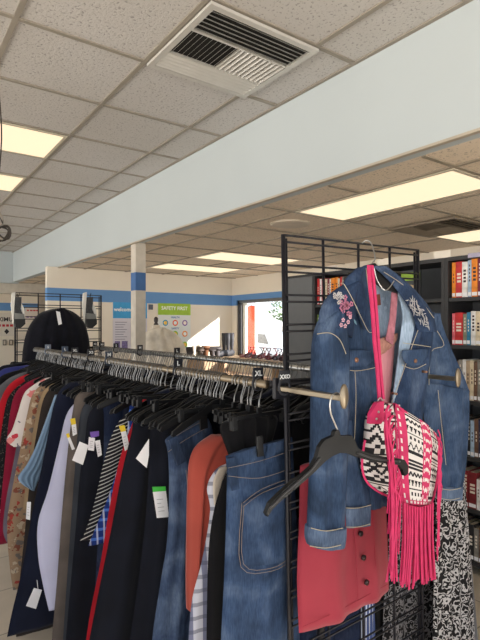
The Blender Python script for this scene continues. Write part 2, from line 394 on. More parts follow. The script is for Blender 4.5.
# supply diffuser of the upper ceiling
VX0, VX1, VY0, VY1 = 1.106, 1.692, 1.747, 2.333
VX0, VX1, VY0, VY1 = 1.106, 1.722, 1.735, 2.345
vt = thing('ceiling_vent', 'large square louvred metal air vent in the upper ceiling', 'air vent', (1.4, 2.04, ZC - .03))
VENTM = plain('vent_enamel', (204, 202, 197), .45, .2, var=.04); DUCT = plain('vent_duct_dark', (36, 35, 34), .9)
def vent(t, x0, x1, y0, y1, z, mtl, pitch=.026):
    f = .03
    MB().box((x0, y0, z - .014), (x1, y0 + f, z)).box((x0, y1 - f, z - .014), (x1, y1, z)).box((x0, y0 + f, z - .014), (x0 + f, y1 - f, z)).box((x1 - f, y0 + f, z - .014), (x1, y1 - f, z)).build('frame', mtl, t)
    MB().box((x0 + f, y0 + f, z - .001), (x1 - f, y1 - f, z + .001)).build('backing', DUCT, t)
    ax0, ax1, ay0, ay1 = x0 + f, x1 - f, y0 + f, y1 - f
    ya, yb, xm = ay0 + (ay1 - ay0) * .33, ay0 + (ay1 - ay0) * .72, (ax0 + ax1) / 2 - .01
    e = .0015
    def bladesY(a, bb, xa, xb, s, nm):            # blades along X
        mb = MB(); n = int((bb - a) / pitch); h = .013 if s < 0 else .0095
        for i in range(n):
            y = a + (i + .5) * (bb - a) / n
            mb.prism([(xa, y - s * h / 2, z - .001), (xa, y + s * h / 2, z - .015), (xa, y + s * h / 2 + e, z - .015), (xa, y - s * h / 2 + e, z - .001)], (xb - xa, 0, 0))
        mb.build(nm, mtl, t)
    def bladesX(a, bb, yc, yd, s, nm):
        mb = MB(); n = int((bb - a) / pitch); h = .013 if s < 0 else .0095
        for i in range(n):
            x = a + (i + .5) * (bb - a) / n
            mb.prism([(x - s * h / 2, yc, z - .001), (x + s * h / 2, yc, z - .015), (x + s * h / 2 + e, yc, z - .015), (x - s * h / 2 + e, yc, z - .001)], (0, yd - yc, 0))
        mb.build(nm, mtl, t)
    bladesY(ay0, ya - .008, ax0, ax1, -1, 'louvre_bank'); bladesY(yb + .008, ay1, ax0, ax1, 1, 'louvre_bank')
    bladesX(ax0, xm - .004, ya, yb, -1, 'louvre_bank'); bladesX(xm + .004, ax1, ya, yb, 1, 'louvre_bank')
    MB().box((ax0, ya - .006, z - .015), (ax1, ya - .002, z)).box((ax0, yb + .002, z - .015), (ax1, yb + .006, z)).box((xm - .002, ya, z - .015), (xm + .002, yb, z)).build('divider', mtl, t)
vent(vt, VX0, VX1, VY0, VY1, ZC - .012, VENTM)
vt2 = thing('ceiling_vent', 'grey brown air vent in the lower ceiling next to the right lit panel', 'air vent', (3.7, 2.3, ZL - .02))
vent(vt2, 3.39, 3.97, 2.03, 2.62, ZL - .009, plain('vent_taupe', (128, 116, 100), .6), .04)
t = thing('ceiling_speaker', 'round white speaker grille in the lower ceiling above the near grid panel', 'speaker', (2.62, 2.96, ZL))
MB().lathe([(.001, -.012), (.125, -.012), (.13, -.006), (.13, 0)], (2.62, 2.96, ZL), 28).build('grille', plain('speaker_paint', (214, 203, 186), .6), t)
MB().lathe([(.13, -.014), (.155, -.010), (.158, 0), (.131, 0)], (2.62, 2.96, ZL), 28).build('rim', plain('speaker_rim', (196, 184, 166), .6), t)
# coiled cable under the upper ceiling, far left
t = thing('hanging_cable', 'dark coiled cable hanging from the ceiling at the left edge', 'cable', tuple(W(1, 190, 3.2)))
c0 = W(3, 232, 3.2)
cab = MB(); cm_ = plain('cable_rubber', (52, 46, 42), .6)
for k in range(3):
    r = .042 + .008 * k
    cab.tube([c0 + Vector((r * math.cos(a) - .012 * k, .012 * k, r * .8 * math.sin(a) + .012 * math.sin(2 * a + k))) for a in [i * math.pi / 9 for i in range(18)]], .005, 6, closed=True)
cab.build('cable_coil', cm_, t)
top = Vector((c0.x - .02, c0.y, ZC)); MB().tube(crom([top, top + Vector((.012, 0, -.25)), c0 + Vector((-.03, 0, .16)), c0 + Vector((0, 0, .05))], 5), .004, 6).build('drop_cord', cm_, t)
MB().tube(crom([c0 + Vector((-.03, .01, .13)), c0 + Vector((.0, .01, .07)), c0 + Vector((-.035, .01, .0)), c0 + Vector((.0, .01, -.045))], 5), .007, 6).build('loose_plug_lead', plain('lead_grey', (150, 142, 132), .5), t)
# ---------------------------------------------------------------- posters, mannequin, far notices
def poster(name, label, px0, px1, py0, py1, Y):
    a = W(px0, py1, Y); b_ = W(px1, py0, Y); t = thing(name, label, 'poster', (a.x, Y, a.z)); return t, a, b_
Yp = YB - .012
t, a, b_ = poster('safety_poster', 'white safety poster with lime green header and coloured round icons on back wall', 158, 190.5, 304, 353, Yp)
w, h = b_.x - a.x, b_.z - a.z
MB().box((a.x, Yp, a.z), (b_.x, Yp + .006, b_.z)).build('sheet', plain('poster_white', (226, 232, 232), .5, var=.02), t)
MB().box((a.x, Yp - .001, b_.z - h * .235), (b_.x, Yp, b_.z)).build('green_header', plain('lime_print', (160, 200, 62), .5), t)
MB().box((a.x, Yp - .001, a.z), (b_.x, Yp, a.z + h * .07)).build('cyan_footer', plain('cyan_print', (40, 180, 215), .5), t)
text_on('SAFETY FIRST', w * .135, (a.x + w / 2, Yp - .002, b_.z - h * .10), FACE, plain('print_white', (250, 250, 245), .5), t, 'headline', bold=True)
cols = [(40, 150, 190), (235, 90, 40), (120, 90, 170), (225, 70, 110), (130, 190, 60), (240, 140, 40), (30, 160, 200), (235, 100, 60), (140, 200, 90)]
for r_ in range(3):
    zz = b_.z - h * (.37 + .225 * r_)
    text_on(['MASKS', 'HANDS', 'DISTANCE'][r_] if False else ['HEALTH', 'SAFETY', 'DISTANCE'][r_], w * .07, (a.x + w * .52, Yp - .002, zz + h * .085), FACE, plain('print_blue', (40, 120, 180), .5), t, 'subheading', bold=True)
    for c_ in range(3):
        cx = a.x + w * (.22 + .3 * c_); k = r_ * 3 + c_
        ring = MB(); pts = [(cx + .048 * math.cos(q), Yp - .0015, zz - .02 + .048 * math.sin(q)) for q in [i * math.pi / 8 for i in range(16)]]
        ring.prism(pts, (0, .001, 0)).build('icon_ring', plain('icon_%d' % k, cols[k], .5), t)
        pts = [(cx + .030 * math.cos(q), Yp - .0025, zz - .02 + .030 * math.sin(q)) for q in [i * math.pi / 6 for i in range(12)]]
        MB().prism(pts, (0, .0008, 0)).build('icon_center', plain('icon_in_%d' % (k % 4), [(230, 240, 240), (250, 200, 80), (120, 200, 220), (250, 235, 225)][(k * 3 + 1) % 4], .5), t)
t, a, b_ = poster('notice_poster', 'white notice with sky blue top third partly behind the square column', 113, 147, 303, 351, Yp)
w, h = b_.x - a.x, b_.z - a.z
MB().box((a.x, Yp, a.z), (b_.x, Yp + .006, b_.z)).build('sheet', plain('poster_lilac_white', (218, 216, 228), .5, var=.02), t)
MB().box((a.x, Yp - .001, b_.z - h * .33), (b_.x, Yp, b_.z)).build('blue_header', plain('sky_print', (70, 165, 225), .5), t)
text_on('welcome', w * .15, (a.x + w * .30, Yp - .002, b_.z - h * .15), FACE, plain('print_white', (250, 250, 245), .5), t, 'headline', bold=True)
mb = MB()
for i in range(8): mb.box((a.x + w * .06, Yp - .001, b_.z - h * (.42 + .05 * i)), (a.x + w * (.40 - .05 * (i % 3)), Yp - .0002, b_.z - h * (.405 + .05 * i)))
mb.build('body_lines', plain('print_grey', (150, 150, 170), .6), t)
MB().box((a.x + w * .05, Yp - .001, a.z + h * .02), (a.x + w * .2, Yp, a.z + h * .2)).box((a.x + w * .25, Yp - .001, a.z + h * .02), (a.x + w * .42, Yp, a.z + h * .2)).build('photo_inset', plain('inset_print', (120, 110, 160), .6, var=.5, scale=60), t)
MB().box((b_.x + .03, Yp, b_.z - .1), (b_.x + .1, Yp + .02, b_.z - .02)).build('small_plate', plain('plate_grey', (90, 95, 110), .5))
bpy.data.objects['small_plate'].name = 'wall_plate'; tag(bpy.data.objects['wall_plate'], 'small grey wall plate under the blue band right of the column', 'wall plate')
# mannequin torso in cream garment
Ym = 5.6; c0 = W(156, 352, Ym); top = W(156, 318, Ym).z
t = thing('mannequin', 'headless mannequin torso in a cream top in front of the safety poster', 'mannequin', (c0.x, c0.y, 0))
k = (c0.x - W(146, 352, Ym).x)
nz_ = W(156, 329, Ym).z
MB().lathe([(.08, -.95), (.17, -.72), (.15, -.50), (.165, -.30), (.19, -.16), (.17, -.06), (.09, -.015), (.05, 0), (.048, .05)], (c0.x, c0.y, nz_), 24, sx=1, sy=.62).build('torso', plain('mannequin_cream', (232, 224, 210), .5), t)
MB().lathe([(.024, .03), (.03, .06), (.018, .075), (.026, .10), (.026, .13), (.012, .15)], (c0.x, c0.y, nz_), 14).build('neck_cap', plain('neck_bronze', (72, 66, 66), .4, .5), t)
sh = MB(); zz = nz_
sheet_mb([(c0.x - .05, Ym - .10, zz + .02), (c0.x - .22, Ym - .10, zz - .07), (c0.x - .25, Ym - .11, zz - .3), (c0.x - .26, Ym - .11, zz - .75)], [(c0.x + .05, Ym - .10, zz + .02), (c0.x + .24, Ym - .10, zz - .07), (c0.x + .37, Ym - .11, zz - .3), (c0.x + .36, Ym - .11, zz - .75)], .05, .02, 4, 3, .04, mb=sh)
sh.build('draped_top', fabric('cream_cloth', (226, 219, 206)), t)
MB().lathe([(.2, 0), (.2, .02), (.02, .03), (.015, .05), (.015, nz_ - .95)], (c0.x, c0.y, 0), 16).build('stand', BLACKM, t)
# far wall notices at the left edge
Yn = 11.68
a = W(-30, 356, Yn); b_ = W(14, 313, Yn)
t = thing('wall_notice', 'white wall panel with black capitals and red line of print at far left', 'sign', (a.x, Yn, a.z))
MB().box((a.x, Yn - .02, W(0, 336, Yn).z), (b_.x, Yn, b_.z)).build('panel', plain('panel_white', (226, 220, 210), .5, var=.02), t)
PB = plain('print_black', (35, 35, 40), .6); PR = plain('print_red', (200, 50, 60), .6)
p = W(3, 319.5, Yn); text_on('MAXIMUM', .125, (p.x, Yn - .022, p.z), FACE, PB, t, 'capitals', bold=True)
p = W(2, 325.5, Yn); print_line(.62, .05, (p.x, Yn - .021, p.z), PR, t, 'red_print', 8)
p = W(6.5, 331.5, Yn); MB().prism([p + Vector((-.05, -.021, 0)), p + Vector((0, -.021, .06)), p + Vector((.05, -.021, 0)), p + Vector((0, -.021, -.06))], (0, -.002, 0)).build('diamond_mark', PB, t)
for x_ in (4.5, 11):
    p = W(x_, 342.5, Yn); t = thing('wall_socket', 'dark rimmed outlet plate below the notice panel at far left', 'outlet', tuple(p), 'outlets below the notice panel')
    MB().box((p.x - .035, Yn - .01, p.z - .06), (p.x + .035, Yn, p.z + .06)).build('rim', PB, t); MB().box((p.x - .022, Yn - .014, p.z - .045), (p.x + .022, Yn - .009, p.z + .045)).build('plate', plain('socket_plate', (210, 200, 186), .5), t)
a, b_ = W(29, 360, Yn), W(37, 309, Yn)
t = thing('wall_chart', 'white sheet with red and violet lines seen through the far grid', 'poster', (a.x, Yn, a.z))
MB().box((W(25, 330, Yn).x, Yn - .01, W(30, 322, Yn).z), (W(40, 330, Yn).x, Yn, W(30, 307, Yn).z)).build('sheet', plain('panel_white2', (232, 222, 212), .5, var=.02), t)
p = W(33, 310.5, Yn); print_line(.26, .03, (p.x, Yn - .011, p.z), PR, t, 'red_print', 4)
p = W(32, 317, Yn); print_line(.24, .03, (p.x, Yn - .011, p.z), plain('print_violet', (120, 90, 160), .6), t, 'violet_print', 3, 4)
a, b_ = W(38, 360, Yn), W(46, 290, Yn)
struct('door_1', MB().box((a.x, Yn - .03, 0), (a.x + .07, Yn + .01, b_.z)).box((b_.x + .7, Yn - .03, 0), (b_.x + .77, Yn + .01, b_.z)).box((a.x, Yn - .03, b_.z), (b_.x + .77, Yn + .01, b_.z + .07)).box((a.x + .07, Yn - .015, 0), (b_.x + .7, Yn + .01, b_.z)), plain('door_grey', (196, 186, 172), .5))
# ---------------------------------------------------------------- outdoors
struct('ground_outside', MB().box((XW + .15, -30, -.25), (140, 140, -.15)), plain('asphalt_pale', (190, 182, 172), .9, var=.1, scale=.6))
def car(x, y, rz, rgb, label):
    t = thing('car', label, 'car', (0, 0, 0)); L = 2.2; Wd = .88
    prof = [(-L, .35), (-L, .75), (-1.75, .92), (-1.2, .98), (-.7, 1.42), (.75, 1.45), (1.35, 1.0), (2.05, .9), (L, .7), (L, .35)]
    body = MB().prism([(px, -Wd, pz) for px, pz in prof], (0, 2 * Wd, 0)).build('body', plain('car_%d_%d_%d' % rgb, rgb, .3, .3), t)
    for s in (-1, 1):
        MB().prism([(-1.05, s * (Wd + .002), 1.0), (-.62, s * (Wd + .002), 1.36), (.68, s * (Wd + .002), 1.38), (1.15, s * (Wd + .002), 1.02)], (0, s * .01, 0)).build('side_window', plain('car_glass', (40, 48, 58), .15), t)
        for wx in (-1.35, 1.4):
            w_ = MB(); w_.tube([(wx, s * (Wd - .12), .33), (wx, s * (Wd + .04), .33)], .33, 18); w_.build('wheel', plain('tyre', (28, 28, 30), .7), t)
            h_ = MB(); h_.tube([(wx, s * (Wd + .035), .33), (wx, s * (Wd + .05), .33)], .18, 12); h_.build('hub_cap', STEEL, t)
    t.location = (x, y, -.15); t.rotation_euler[2] = rz
car(16.5, 17.0, 1.2, (150, 30, 34), 'dark red car parked outside in the glare beyond the window')
car(13.0, 15.2, 1.2, (210, 214, 220), 'silver car parked nearer the window than the dark red one')
car(23, 22.5, 1.1, (50, 70, 110), 'dark blue car farthest out on the bright car park')
def tree(x, y, h, label, s):
    rn = random.Random(s); t = thing('tree', label, 'tree', (x, y, -.15))
    MB().tube([(x, y, -.15), (x + .05, y, h * .45), (x, y, h * .7)], [.16, .11, .05], 8).build('trunk', plain('bark', (110, 92, 76), .9), t)
    mb = MB()
    for i in range(420):
        a_ = rn.uniform(0, 6.28); r_ = rn.random() ** .5; zz = rn.uniform(-1, 1); q = math.sqrt(1 - zz * zz) * r_ * h * .3
        p = Vector((x + q * math.cos(a_), y + q * math.sin(a_), h * .72 + zz * h * .26)); s_ = .16
        u = Vector((rn.uniform(-1, 1), rn.uniform(-1, 1), rn.uniform(-1, 1))).normalized(); v_ = u.orthogonal().normalized()
        mb.add([p - u * s_, p + v_ * s_ * .6, p + u * s_, p - v_ * s_ * .6], [(0, 1, 2, 3)])
    mb.build('crown', fabric('leaf_green', (120, 140, 96)), t)
tree(25, 29, 4.2, 'leafy tree outside at the left of the window view', 3); tree(30, 30, 3.6, 'leafy tree outside right of the first tree', 5); tree(33.5, 31, 4.6, 'leafy tree outside nearest the grey window mullion', 8)
t = thing('street_pole', 'thin grey lamp pole outside beyond the parked cars', 'pole', (27, 27.5, -.15))
MB().tube([(27, 27.5, -.15), (27, 27.5, 5.5)], .07, 8).build('shaft', STEEL, t); MB().box((26.3, 27.4, 5.4), (27.1, 27.6, 5.52)).build('lamp_arm', STEEL, t)
# orange feather banner standing just outside the glass
a = WX(247, 356, XW + .5); b_ = WX(258, 303, XW + .5)
t = thing('feather_flag', 'tall narrow orange banner standing just outside the window', 'flag', (XW + .5, (a.y + b_.y) / 2, -.15))
y0, y1 = sorted((WX(246.5, 330, XW + .5).y, WX(254.5, 330, XW + .5).y))
mb = MB(); hh = 1.62
sheet_rows = [((XW + .5, y1, H + .36), (XW + .5, y0, H + .37)), ((XW + .5, y1, 1.2), (XW + .52, y0, 1.2)), ((XW + .5, y1, .4), (XW + .5, y0, .4))]
mb.prism([(XW + .5, y0, .4), (XW + .5, y1, .4), (XW + .5, y1, H + .34), (XW + .5, (y0 + y1) / 2, H + .37), (XW + .5, y0, H + .36)], (.006, 0, 0)).build('cloth', fabric('orange_cloth', (225, 62, 22)), t)
MB().tube([(XW + .51, y0 - .03, -.15), (XW + .51, y0 - .03, H + .4)], .022, 8).build('pole', plain('flag_pole_white', (240, 240, 236), .4), t)
# low shoe shelf along the window wall, with shoes and boots on it
sx0, sx1, sy0, sy1, sz = 4.25, 4.62, 3.55, 6.75, 1.06
t = thing('shoe_shelf', 'tan topped low shelf unit standing under the window', 'shelf', (4.45, 5.2, 0))
MB().box((sx0, sy0, sz - .03), (sx1, sy1, sz), 0, .004).build('top_board', plain('tan_laminate', (196, 168, 140), .6), t)
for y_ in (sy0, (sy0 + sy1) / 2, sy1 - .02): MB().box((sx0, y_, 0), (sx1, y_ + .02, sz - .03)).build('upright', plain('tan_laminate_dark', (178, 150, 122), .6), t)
for z_ in (.12, .45, .78): MB().box((sx0 + .01, sy0 + .02, z_), (sx1, sy1 - .02, z_ + .02)).build('shelf_board', plain('tan_laminate', (0, 0, 0)), t)
def sole_pts(x, y, z, l, wd, ang, h=.0):
    out = []
    for i in range(16):
        a_ = 2 * math.pi * i / 16; u = math.cos(a_); w_ = math.sin(a_) * (1 - .25 * (u < 0) * abs(u))
        dx, dy = u * l / 2, w_ * wd / 2
        out.append(Vector((x + dx * math.cos(ang) - dy * math.sin(ang), y + dx * math.sin(ang) + dy * math.cos(ang), z + h * max(0, -u) ** 1)))
    return out
def sandal(x, y, ang, rgb, label, group):
    t = thing('high_heel_sandal', label, 'shoe', (x, y, sz), group); mt = plain('sandal_%d' % rgb[0], rgb, .45)
    MB().prism(sole_pts(x, y, sz + .008, .23, .075, ang, .075), (0, 0, .008)).build('sole', mt, t)
    ca, sa = math.cos(ang), math.sin(ang); P = lambda u, w_, z_: Vector((x + u * ca - w_ * sa, y + u * sa + w_ * ca, sz + z_))
    MB().tube([P(-.09, 0, 0), P(-.095, 0, .085)], [.006, .014], 8).build('heel', mt, t)
    for u in (.06, .085): MB().tube(crom([P(u, -.036, .016), P(u, -.02, .05), P(u, .02, .05), P(u, .036, .016)], 4), .006, 6).build('strap', mt, t)
    MB().tube(crom([P(-.10, 0, .09), P(-.09, -.03, .15), P(-.03, 0, .155), P(-.09, .03, .15), P(-.10, 0, .09)], 4), .006, 6).build('ankle_strap', mt, t)
for i, px in enumerate((245, 249, 254, 258, 262, 268, 272, 277, 282, 286)):
    p = WX(px, 352, sx0 + .18); rgb = [(96, 40, 44), (70, 34, 40), (120, 44, 50), (52, 40, 44)][i % 4]
    sandal(sx0 + .18, p.y, 3.3 + .3 * (i % 3), rgb, 'strappy dark red high heel sandal on the shelf under the window', 'strappy sandals on the window shelf')
def boot(x, y, z, hgt, ang, mt, label, r=.055):
    t = thing('boot', label, 'boot', (x, y, z)); ca, sa = math.cos(ang), math.sin(ang)
    MB().lathe([(r * .75, .03), (r * .7, .09), (r * .8, .16), (r, hgt * .7), (r * 1.05, hgt), (r * .98, hgt), (r * .9, hgt * .7)], (x, y, z), 18).build('shaft', mt, t)
    P = lambda u, z_: Vector((x + u * ca, y + u * sa, z + z_))
    MB().tube([P(-.05, .05), P(0, .055), P(.06, .05), P(.12, .04), P(.165, .028), P(.18, .02)], [.035, .05, .045, .040, .034, .012], 12, flat=.8).build('foot', mt, t)
    MB().prism(sole_pts(x + .06 * ca, y + .06 * sa, z, .26, .085, ang), (0, 0, .014)).build('sole', BLACKP, t)
gb = plain('boot_slate', (62, 62, 68), .6); bb = plain('boot_brown', (120, 82, 58), .6)
for i, px in enumerate((224, 229, 234)):
    p = W(px, 355, 6.45); boot(p.x, 6.45 + .03 * i, sz if p.x > sx0 else sz, .36, 3.6, gb, ['tall slate boot left of its two neighbours by the window corner', 'middle of three tall slate boots by the window corner', 'tall slate boot of three nearest the window frame'][i], .036)
# side shelf along the back wall carrying boots and folded things
t = thing('low_cabinet', 'tan low cabinet in the back corner below the bright wall', 'cabinet', (4, 6.4, 0))
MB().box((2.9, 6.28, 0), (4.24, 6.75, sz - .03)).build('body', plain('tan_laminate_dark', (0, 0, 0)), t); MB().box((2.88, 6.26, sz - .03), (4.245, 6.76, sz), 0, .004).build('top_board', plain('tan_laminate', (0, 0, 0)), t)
for i, (px, mt, hh, lab) in enumerate(((201, plain('boot_taupe', (96, 84, 78), .7), .12, 'short taupe ankle boot beside the brown one'), (206.5, bb, .17, 'brown suede ankle boot in front of the bright back wall'), (213, plain('boot_grey2', (80, 74, 76), .7), .11, 'low grey ankle boot right of the brown suede boot'), (218, plain('boot_grey3', (92, 88, 92), .7), .14, 'grey ankle boot nearest the tall slate boots'), (190, plain('boot_dark4', (70, 66, 70), .7), .09, 'dark low boot under the safety poster corner'))):
    p = W(px, 355, 6.40); boot(p.x, 6.42, sz, hh, 4.2, mt, lab, .06)
# ---------------------------------------------------------------- bookcases
SHELFM = plain('charcoal_laminate', (44, 44, 46), .5, var=.08); SHELFB = plain('shelf_back_grey', (74, 76, 79), .6, var=.05)
XF, XK = 2.95, 3.25
BOARDS = [H + .18, H - .12, H - .463, H - .81, H - 1.13, .08]
def bookcase(y0, y1, label, boards=BOARDS):
    t = thing('bookcase', label, 'bookcase', (XF, (y0 + y1) / 2, 0))
    for y in (y0, y1 - .025): MB().box((XF, y, 0), (XK, y + .025, H + .44), 0, .002).build('side_panel', SHELFM, t)
    MB().box((XF, y0 + .025, H + .415), (XK, y1 - .025, H + .44)).build('top_board', SHELFM, t)
    for z in boards: MB().box((XF + .008, y0 + .025, z - .024), (XK - .01, y1 - .025, z)).build('shelf_board', SHELFM, t)
    MB().box((XK - .01, y0 + .025, .05), (XK, y1 - .025, H + .415)).build('back_panel', SHELFB, t)
bookcase(.93, 1.84, 'black bookcase full of books at the right edge')
bookcase(1.84, 2.68, 'black bookcase with a nearly empty top, behind the denim jacket sleeve')
bookcase(2.68, 3.05, 'narrow black bookcase packed with red and orange books behind the grid')
t = thing('grey_cabinet', 'tall grey closed cabinet at the far end of the bookcase row', 'cabinet', (XF, 3.2, 0))
MB().box((XF - .0, 3.055, .05), (XK, 3.43, H + .42), 0, .003).build('body', plain('cabinet_grey', (104, 106, 108), .6, var=.04), t)
MB().box((XF - .003, 3.05, H + .42), (XK, 3.435, H + .44)).build('top_board', SHELFM, t); MB().box((XF + .02, 3.06, 0), (XK, 3.42, .05)).build('plinth', SHELFM, t)
PAGES = plain('book_pages', (214, 204, 184), .8)
RGB = {'red': (190, 40, 44), 'orange': (226, 134, 36), 'white': (224, 222, 220), 'pale blue': (158, 182, 206), 'maroon': (120, 34, 52), 'pink': (218, 104, 118), 'olive': (128, 128, 108), 'blue': (44, 122, 160), 'tan': (178, 156, 130), 'grey': (132, 128, 122), 'brown': (104, 78, 62), 'cream': (214, 200, 172), 'navy': (40, 48, 80), 'black': (32, 32, 36), 'green': (120, 150, 70), 'teal': (70, 120, 124), 'dark red': (120, 34, 40), 'yellow': (228, 190, 80)}
ORD = ['leftmost', 'second', 'third', 'fourth', 'fifth', 'sixth', 'seventh', 'eighth', 'ninth', 'tenth', 'eleventh', 'twelfth', 'thirteenth', 'fourteenth', 'fifteenth', 'sixteenth', 'seventeenth', 'eighteenth']
def books(ystart, z, lst, where, group):
    y = ystart; rn = random.Random(len(where))
    for i, (cn, wd, hh) in enumerate(lst):
        wd *= .001; hh *= .001; x0 = XF + .022 + rn.uniform(0, .008); dp = .15
        lab = '%s spined book, %s on the %s' % (cn, 'leftmost' if i == 0 else ORD[i] + ' from left', where)
        t = thing('book', lab, 'book', (x0, y - wd / 2, z + .0005), group)
        mt = plain('book_' + cn.replace(' ', '_'), RGB[cn], .55, var=.25, scale=26)
        mb = MB(); y1, y0 = y - .0006, y - wd + .0006
        mb.box((x0, y0, z + .001), (x0 + .003, y1, z + hh)).box((x0 + .003, y0, z + .001), (x0 + dp, y0 + .0022, z + hh)).box((x0 + .003, y1 - .0022, z + .001), (x0 + dp, y1, z + hh))
        mb.build('cover', mt, t)
        MB().box((x0 + .003, y0 + .0022, z + .005), (x0 + dp - .004, y1 - .0022, z + hh - .004)).build('pages', PAGES, t)
        dark = cn in ('white', 'cream', 'tan', 'pale blue', 'yellow', 'orange')
        lm = plain('spine_ink_dark', (60, 40, 44), .5) if dark else plain('spine_ink_pale', (226, 216, 200), .5)
        mb = MB(); q = min(.35 * wd, .009)
        for k in range(rn.choice((3, 4, 5))):
            z0_ = z + hh * (.42 + .1 * k); mb.box((x0 - .0006, y0 + q, z0_), (x0, y1 - q, z0_ + hh * .06))
        mb.build('spine_print', lm, t)
        if wd > .018: MB().box((x0 - .0007, y0 + .002, z + .008), (x0, y1 - .002, z + .03)).build('spine_sticker', PAPER, t)
        y -= wd + .0005
G = 'books on the right bookcase'
books(1.805, BOARDS[0], [('orange', 25, 225), ('red', 44, 228), ('white', 36, 222), ('pale blue', 24, 230), ('orange', 38, 236), ('maroon', 40, 232), ('white', 30, 220), ('navy', 34, 230)], 'topmost shelf of the right bookcase', G)
books(1.802, BOARDS[1], [('pink', 20, 200), ('red', 52, 205), ('olive', 26, 196), ('blue', 23, 205), ('white', 32, 212), ('cream', 34, 208), ('red', 30, 200), ('navy', 34, 205)], 'second shelf down in the right bookcase', G)
books(1.80, BOARDS[2], [('tan', 22, 225), ('brown', 20, 240), ('grey', 24, 250), ('white', 22, 252), ('tan', 26, 246), ('cream', 24, 250), ('brown', 22, 244), ('grey', 26, 252), ('olive', 24, 250), ('tan', 30, 240)], 'third shelf down in the right bookcase', G)
books(1.80, BOARDS[3], [('orange', 30, 235), ('brown', 26, 240), ('white', 18, 228), ('blue', 22, 232), ('black', 22, 240), ('pale blue', 24, 225), ('brown', 26, 238), ('navy', 26, 240), ('orange', 22, 230), ('red', 28, 225)], 'fourth shelf down in the right bookcase', G)
books(1.80, BOARDS[4], [('grey', 26, 200), ('cream', 24, 215), ('dark red', 56, 228), ('dark red', 50, 224), ('white', 22, 190), ('tan', 28, 200), ('blue', 30, 210)], 'fifth shelf down in the right bookcase', G)
books(1.80, BOARDS[5], [('black', 34, 210), ('brown', 30, 220), ('navy', 40, 214), ('black', 36, 220), ('grey', 30, 205), ('brown', 40, 215)], 'bottom shelf of the right bookcase', G)
G2 = 'books on the narrow bookcase'
books(3.02, BOARDS[0], [('red', 26, 215), ('white', 22, 210), ('pink', 20, 205), ('red', 24, 214), ('cream', 22, 206), ('maroon', 24, 212), ('white', 18, 205), ('orange', 40, 208), ('orange', 32, 212), ('cream', 20, 200), ('red', 26, 210), ('grey', 24, 208)], 'topmost shelf of the narrow bookcase', G2)
books(3.02, BOARDS[1], [('green', 26, 215), ('cream', 20, 210), ('teal', 30, 205), ('tan', 26, 214), ('olive', 30, 208), ('brown', 26, 208)], 'second shelf down in the narrow bookcase', G2)
books(3.02, BOARDS[2], [('teal', 26, 215), ('cream', 22, 210), ('brown', 30, 205), ('orange', 26, 214)], 'third shelf down in the narrow bookcase', G2)
G3 = 'books on the middle bookcase'
books(2.65, BOARDS[0], [('yellow', 24, 230), ('red', 36, 222), ('white', 26, 215), ('maroon', 30, 222), ('cream', 22, 210), ('red', 26, 220), ('pink', 22, 215), ('white', 26, 224), ('red', 26, 222), ('pink', 20, 218), ('cream', 26, 220), ('grey', 22, 215)], 'topmost shelf of the middle bookcase', G3)
# green picture book standing face out
t = thing('picture_book', 'book with lime green and dark cover standing face out on middle bookcase', 'book', (XF + .03, 2.13, BOARDS[0]))
MB().box((XF + .03, 2.04, BOARDS[0] + .001), (XF + .05, 2.19, BOARDS[0] + .205)).build('cover', plain('cover_charcoal', (52, 56, 60), .4), t)
MB().box((XF + .028, 2.04, BOARDS[0] + .135), (XF + .03, 2.19, BOARDS[0] + .19)).build('green_panel', plain('cover_lime', (126, 158, 40), .4), t)
MB().lathe([(.001, 0), (.03, 0), (.034, .03), (.02, .06), (.001, .065)], (XF + .028, 2.11, BOARDS[0] + .04), 12, sx=.1).build('cover_figure', plain('cover_skin', (170, 150, 120), .5), t)
for (y0, y1, lab) in ((2.28, 2.38, 'white card standing on the bookcase top behind the jacket hanger'), (1.80, 1.92, 'white card standing on the bookcase top between the two bookcases'), (2.78, 2.86, 'small white card on top of the narrow bookcase')):
    t = thing('shelf_card', lab, 'card', (XF + .01, (y0 + y1) / 2, H + .44))
    MB().box((XF + .006, y0, H + .4405), (XF + .009, y1, H + .485)).build('front_sheet', plain('card_cream', (222, 216, 206), .6), t)
    MB().box((XF + .010, y0, H + .4405), (XF + .05, y1, H + .443)).build('foot', plain('card_cream', (0, 0, 0)), t)
t = thing('shelf_sign', 'lilac white strip sign on the top edge of right bookcase', 'sign', (XF, 1.6, H + .44)); MB().box((XF - .004, 1.50, H + .42), (XF - .001, 1.68, H + .447)).build('strip', plain('strip_lilac', (170, 166, 190), .5), t)
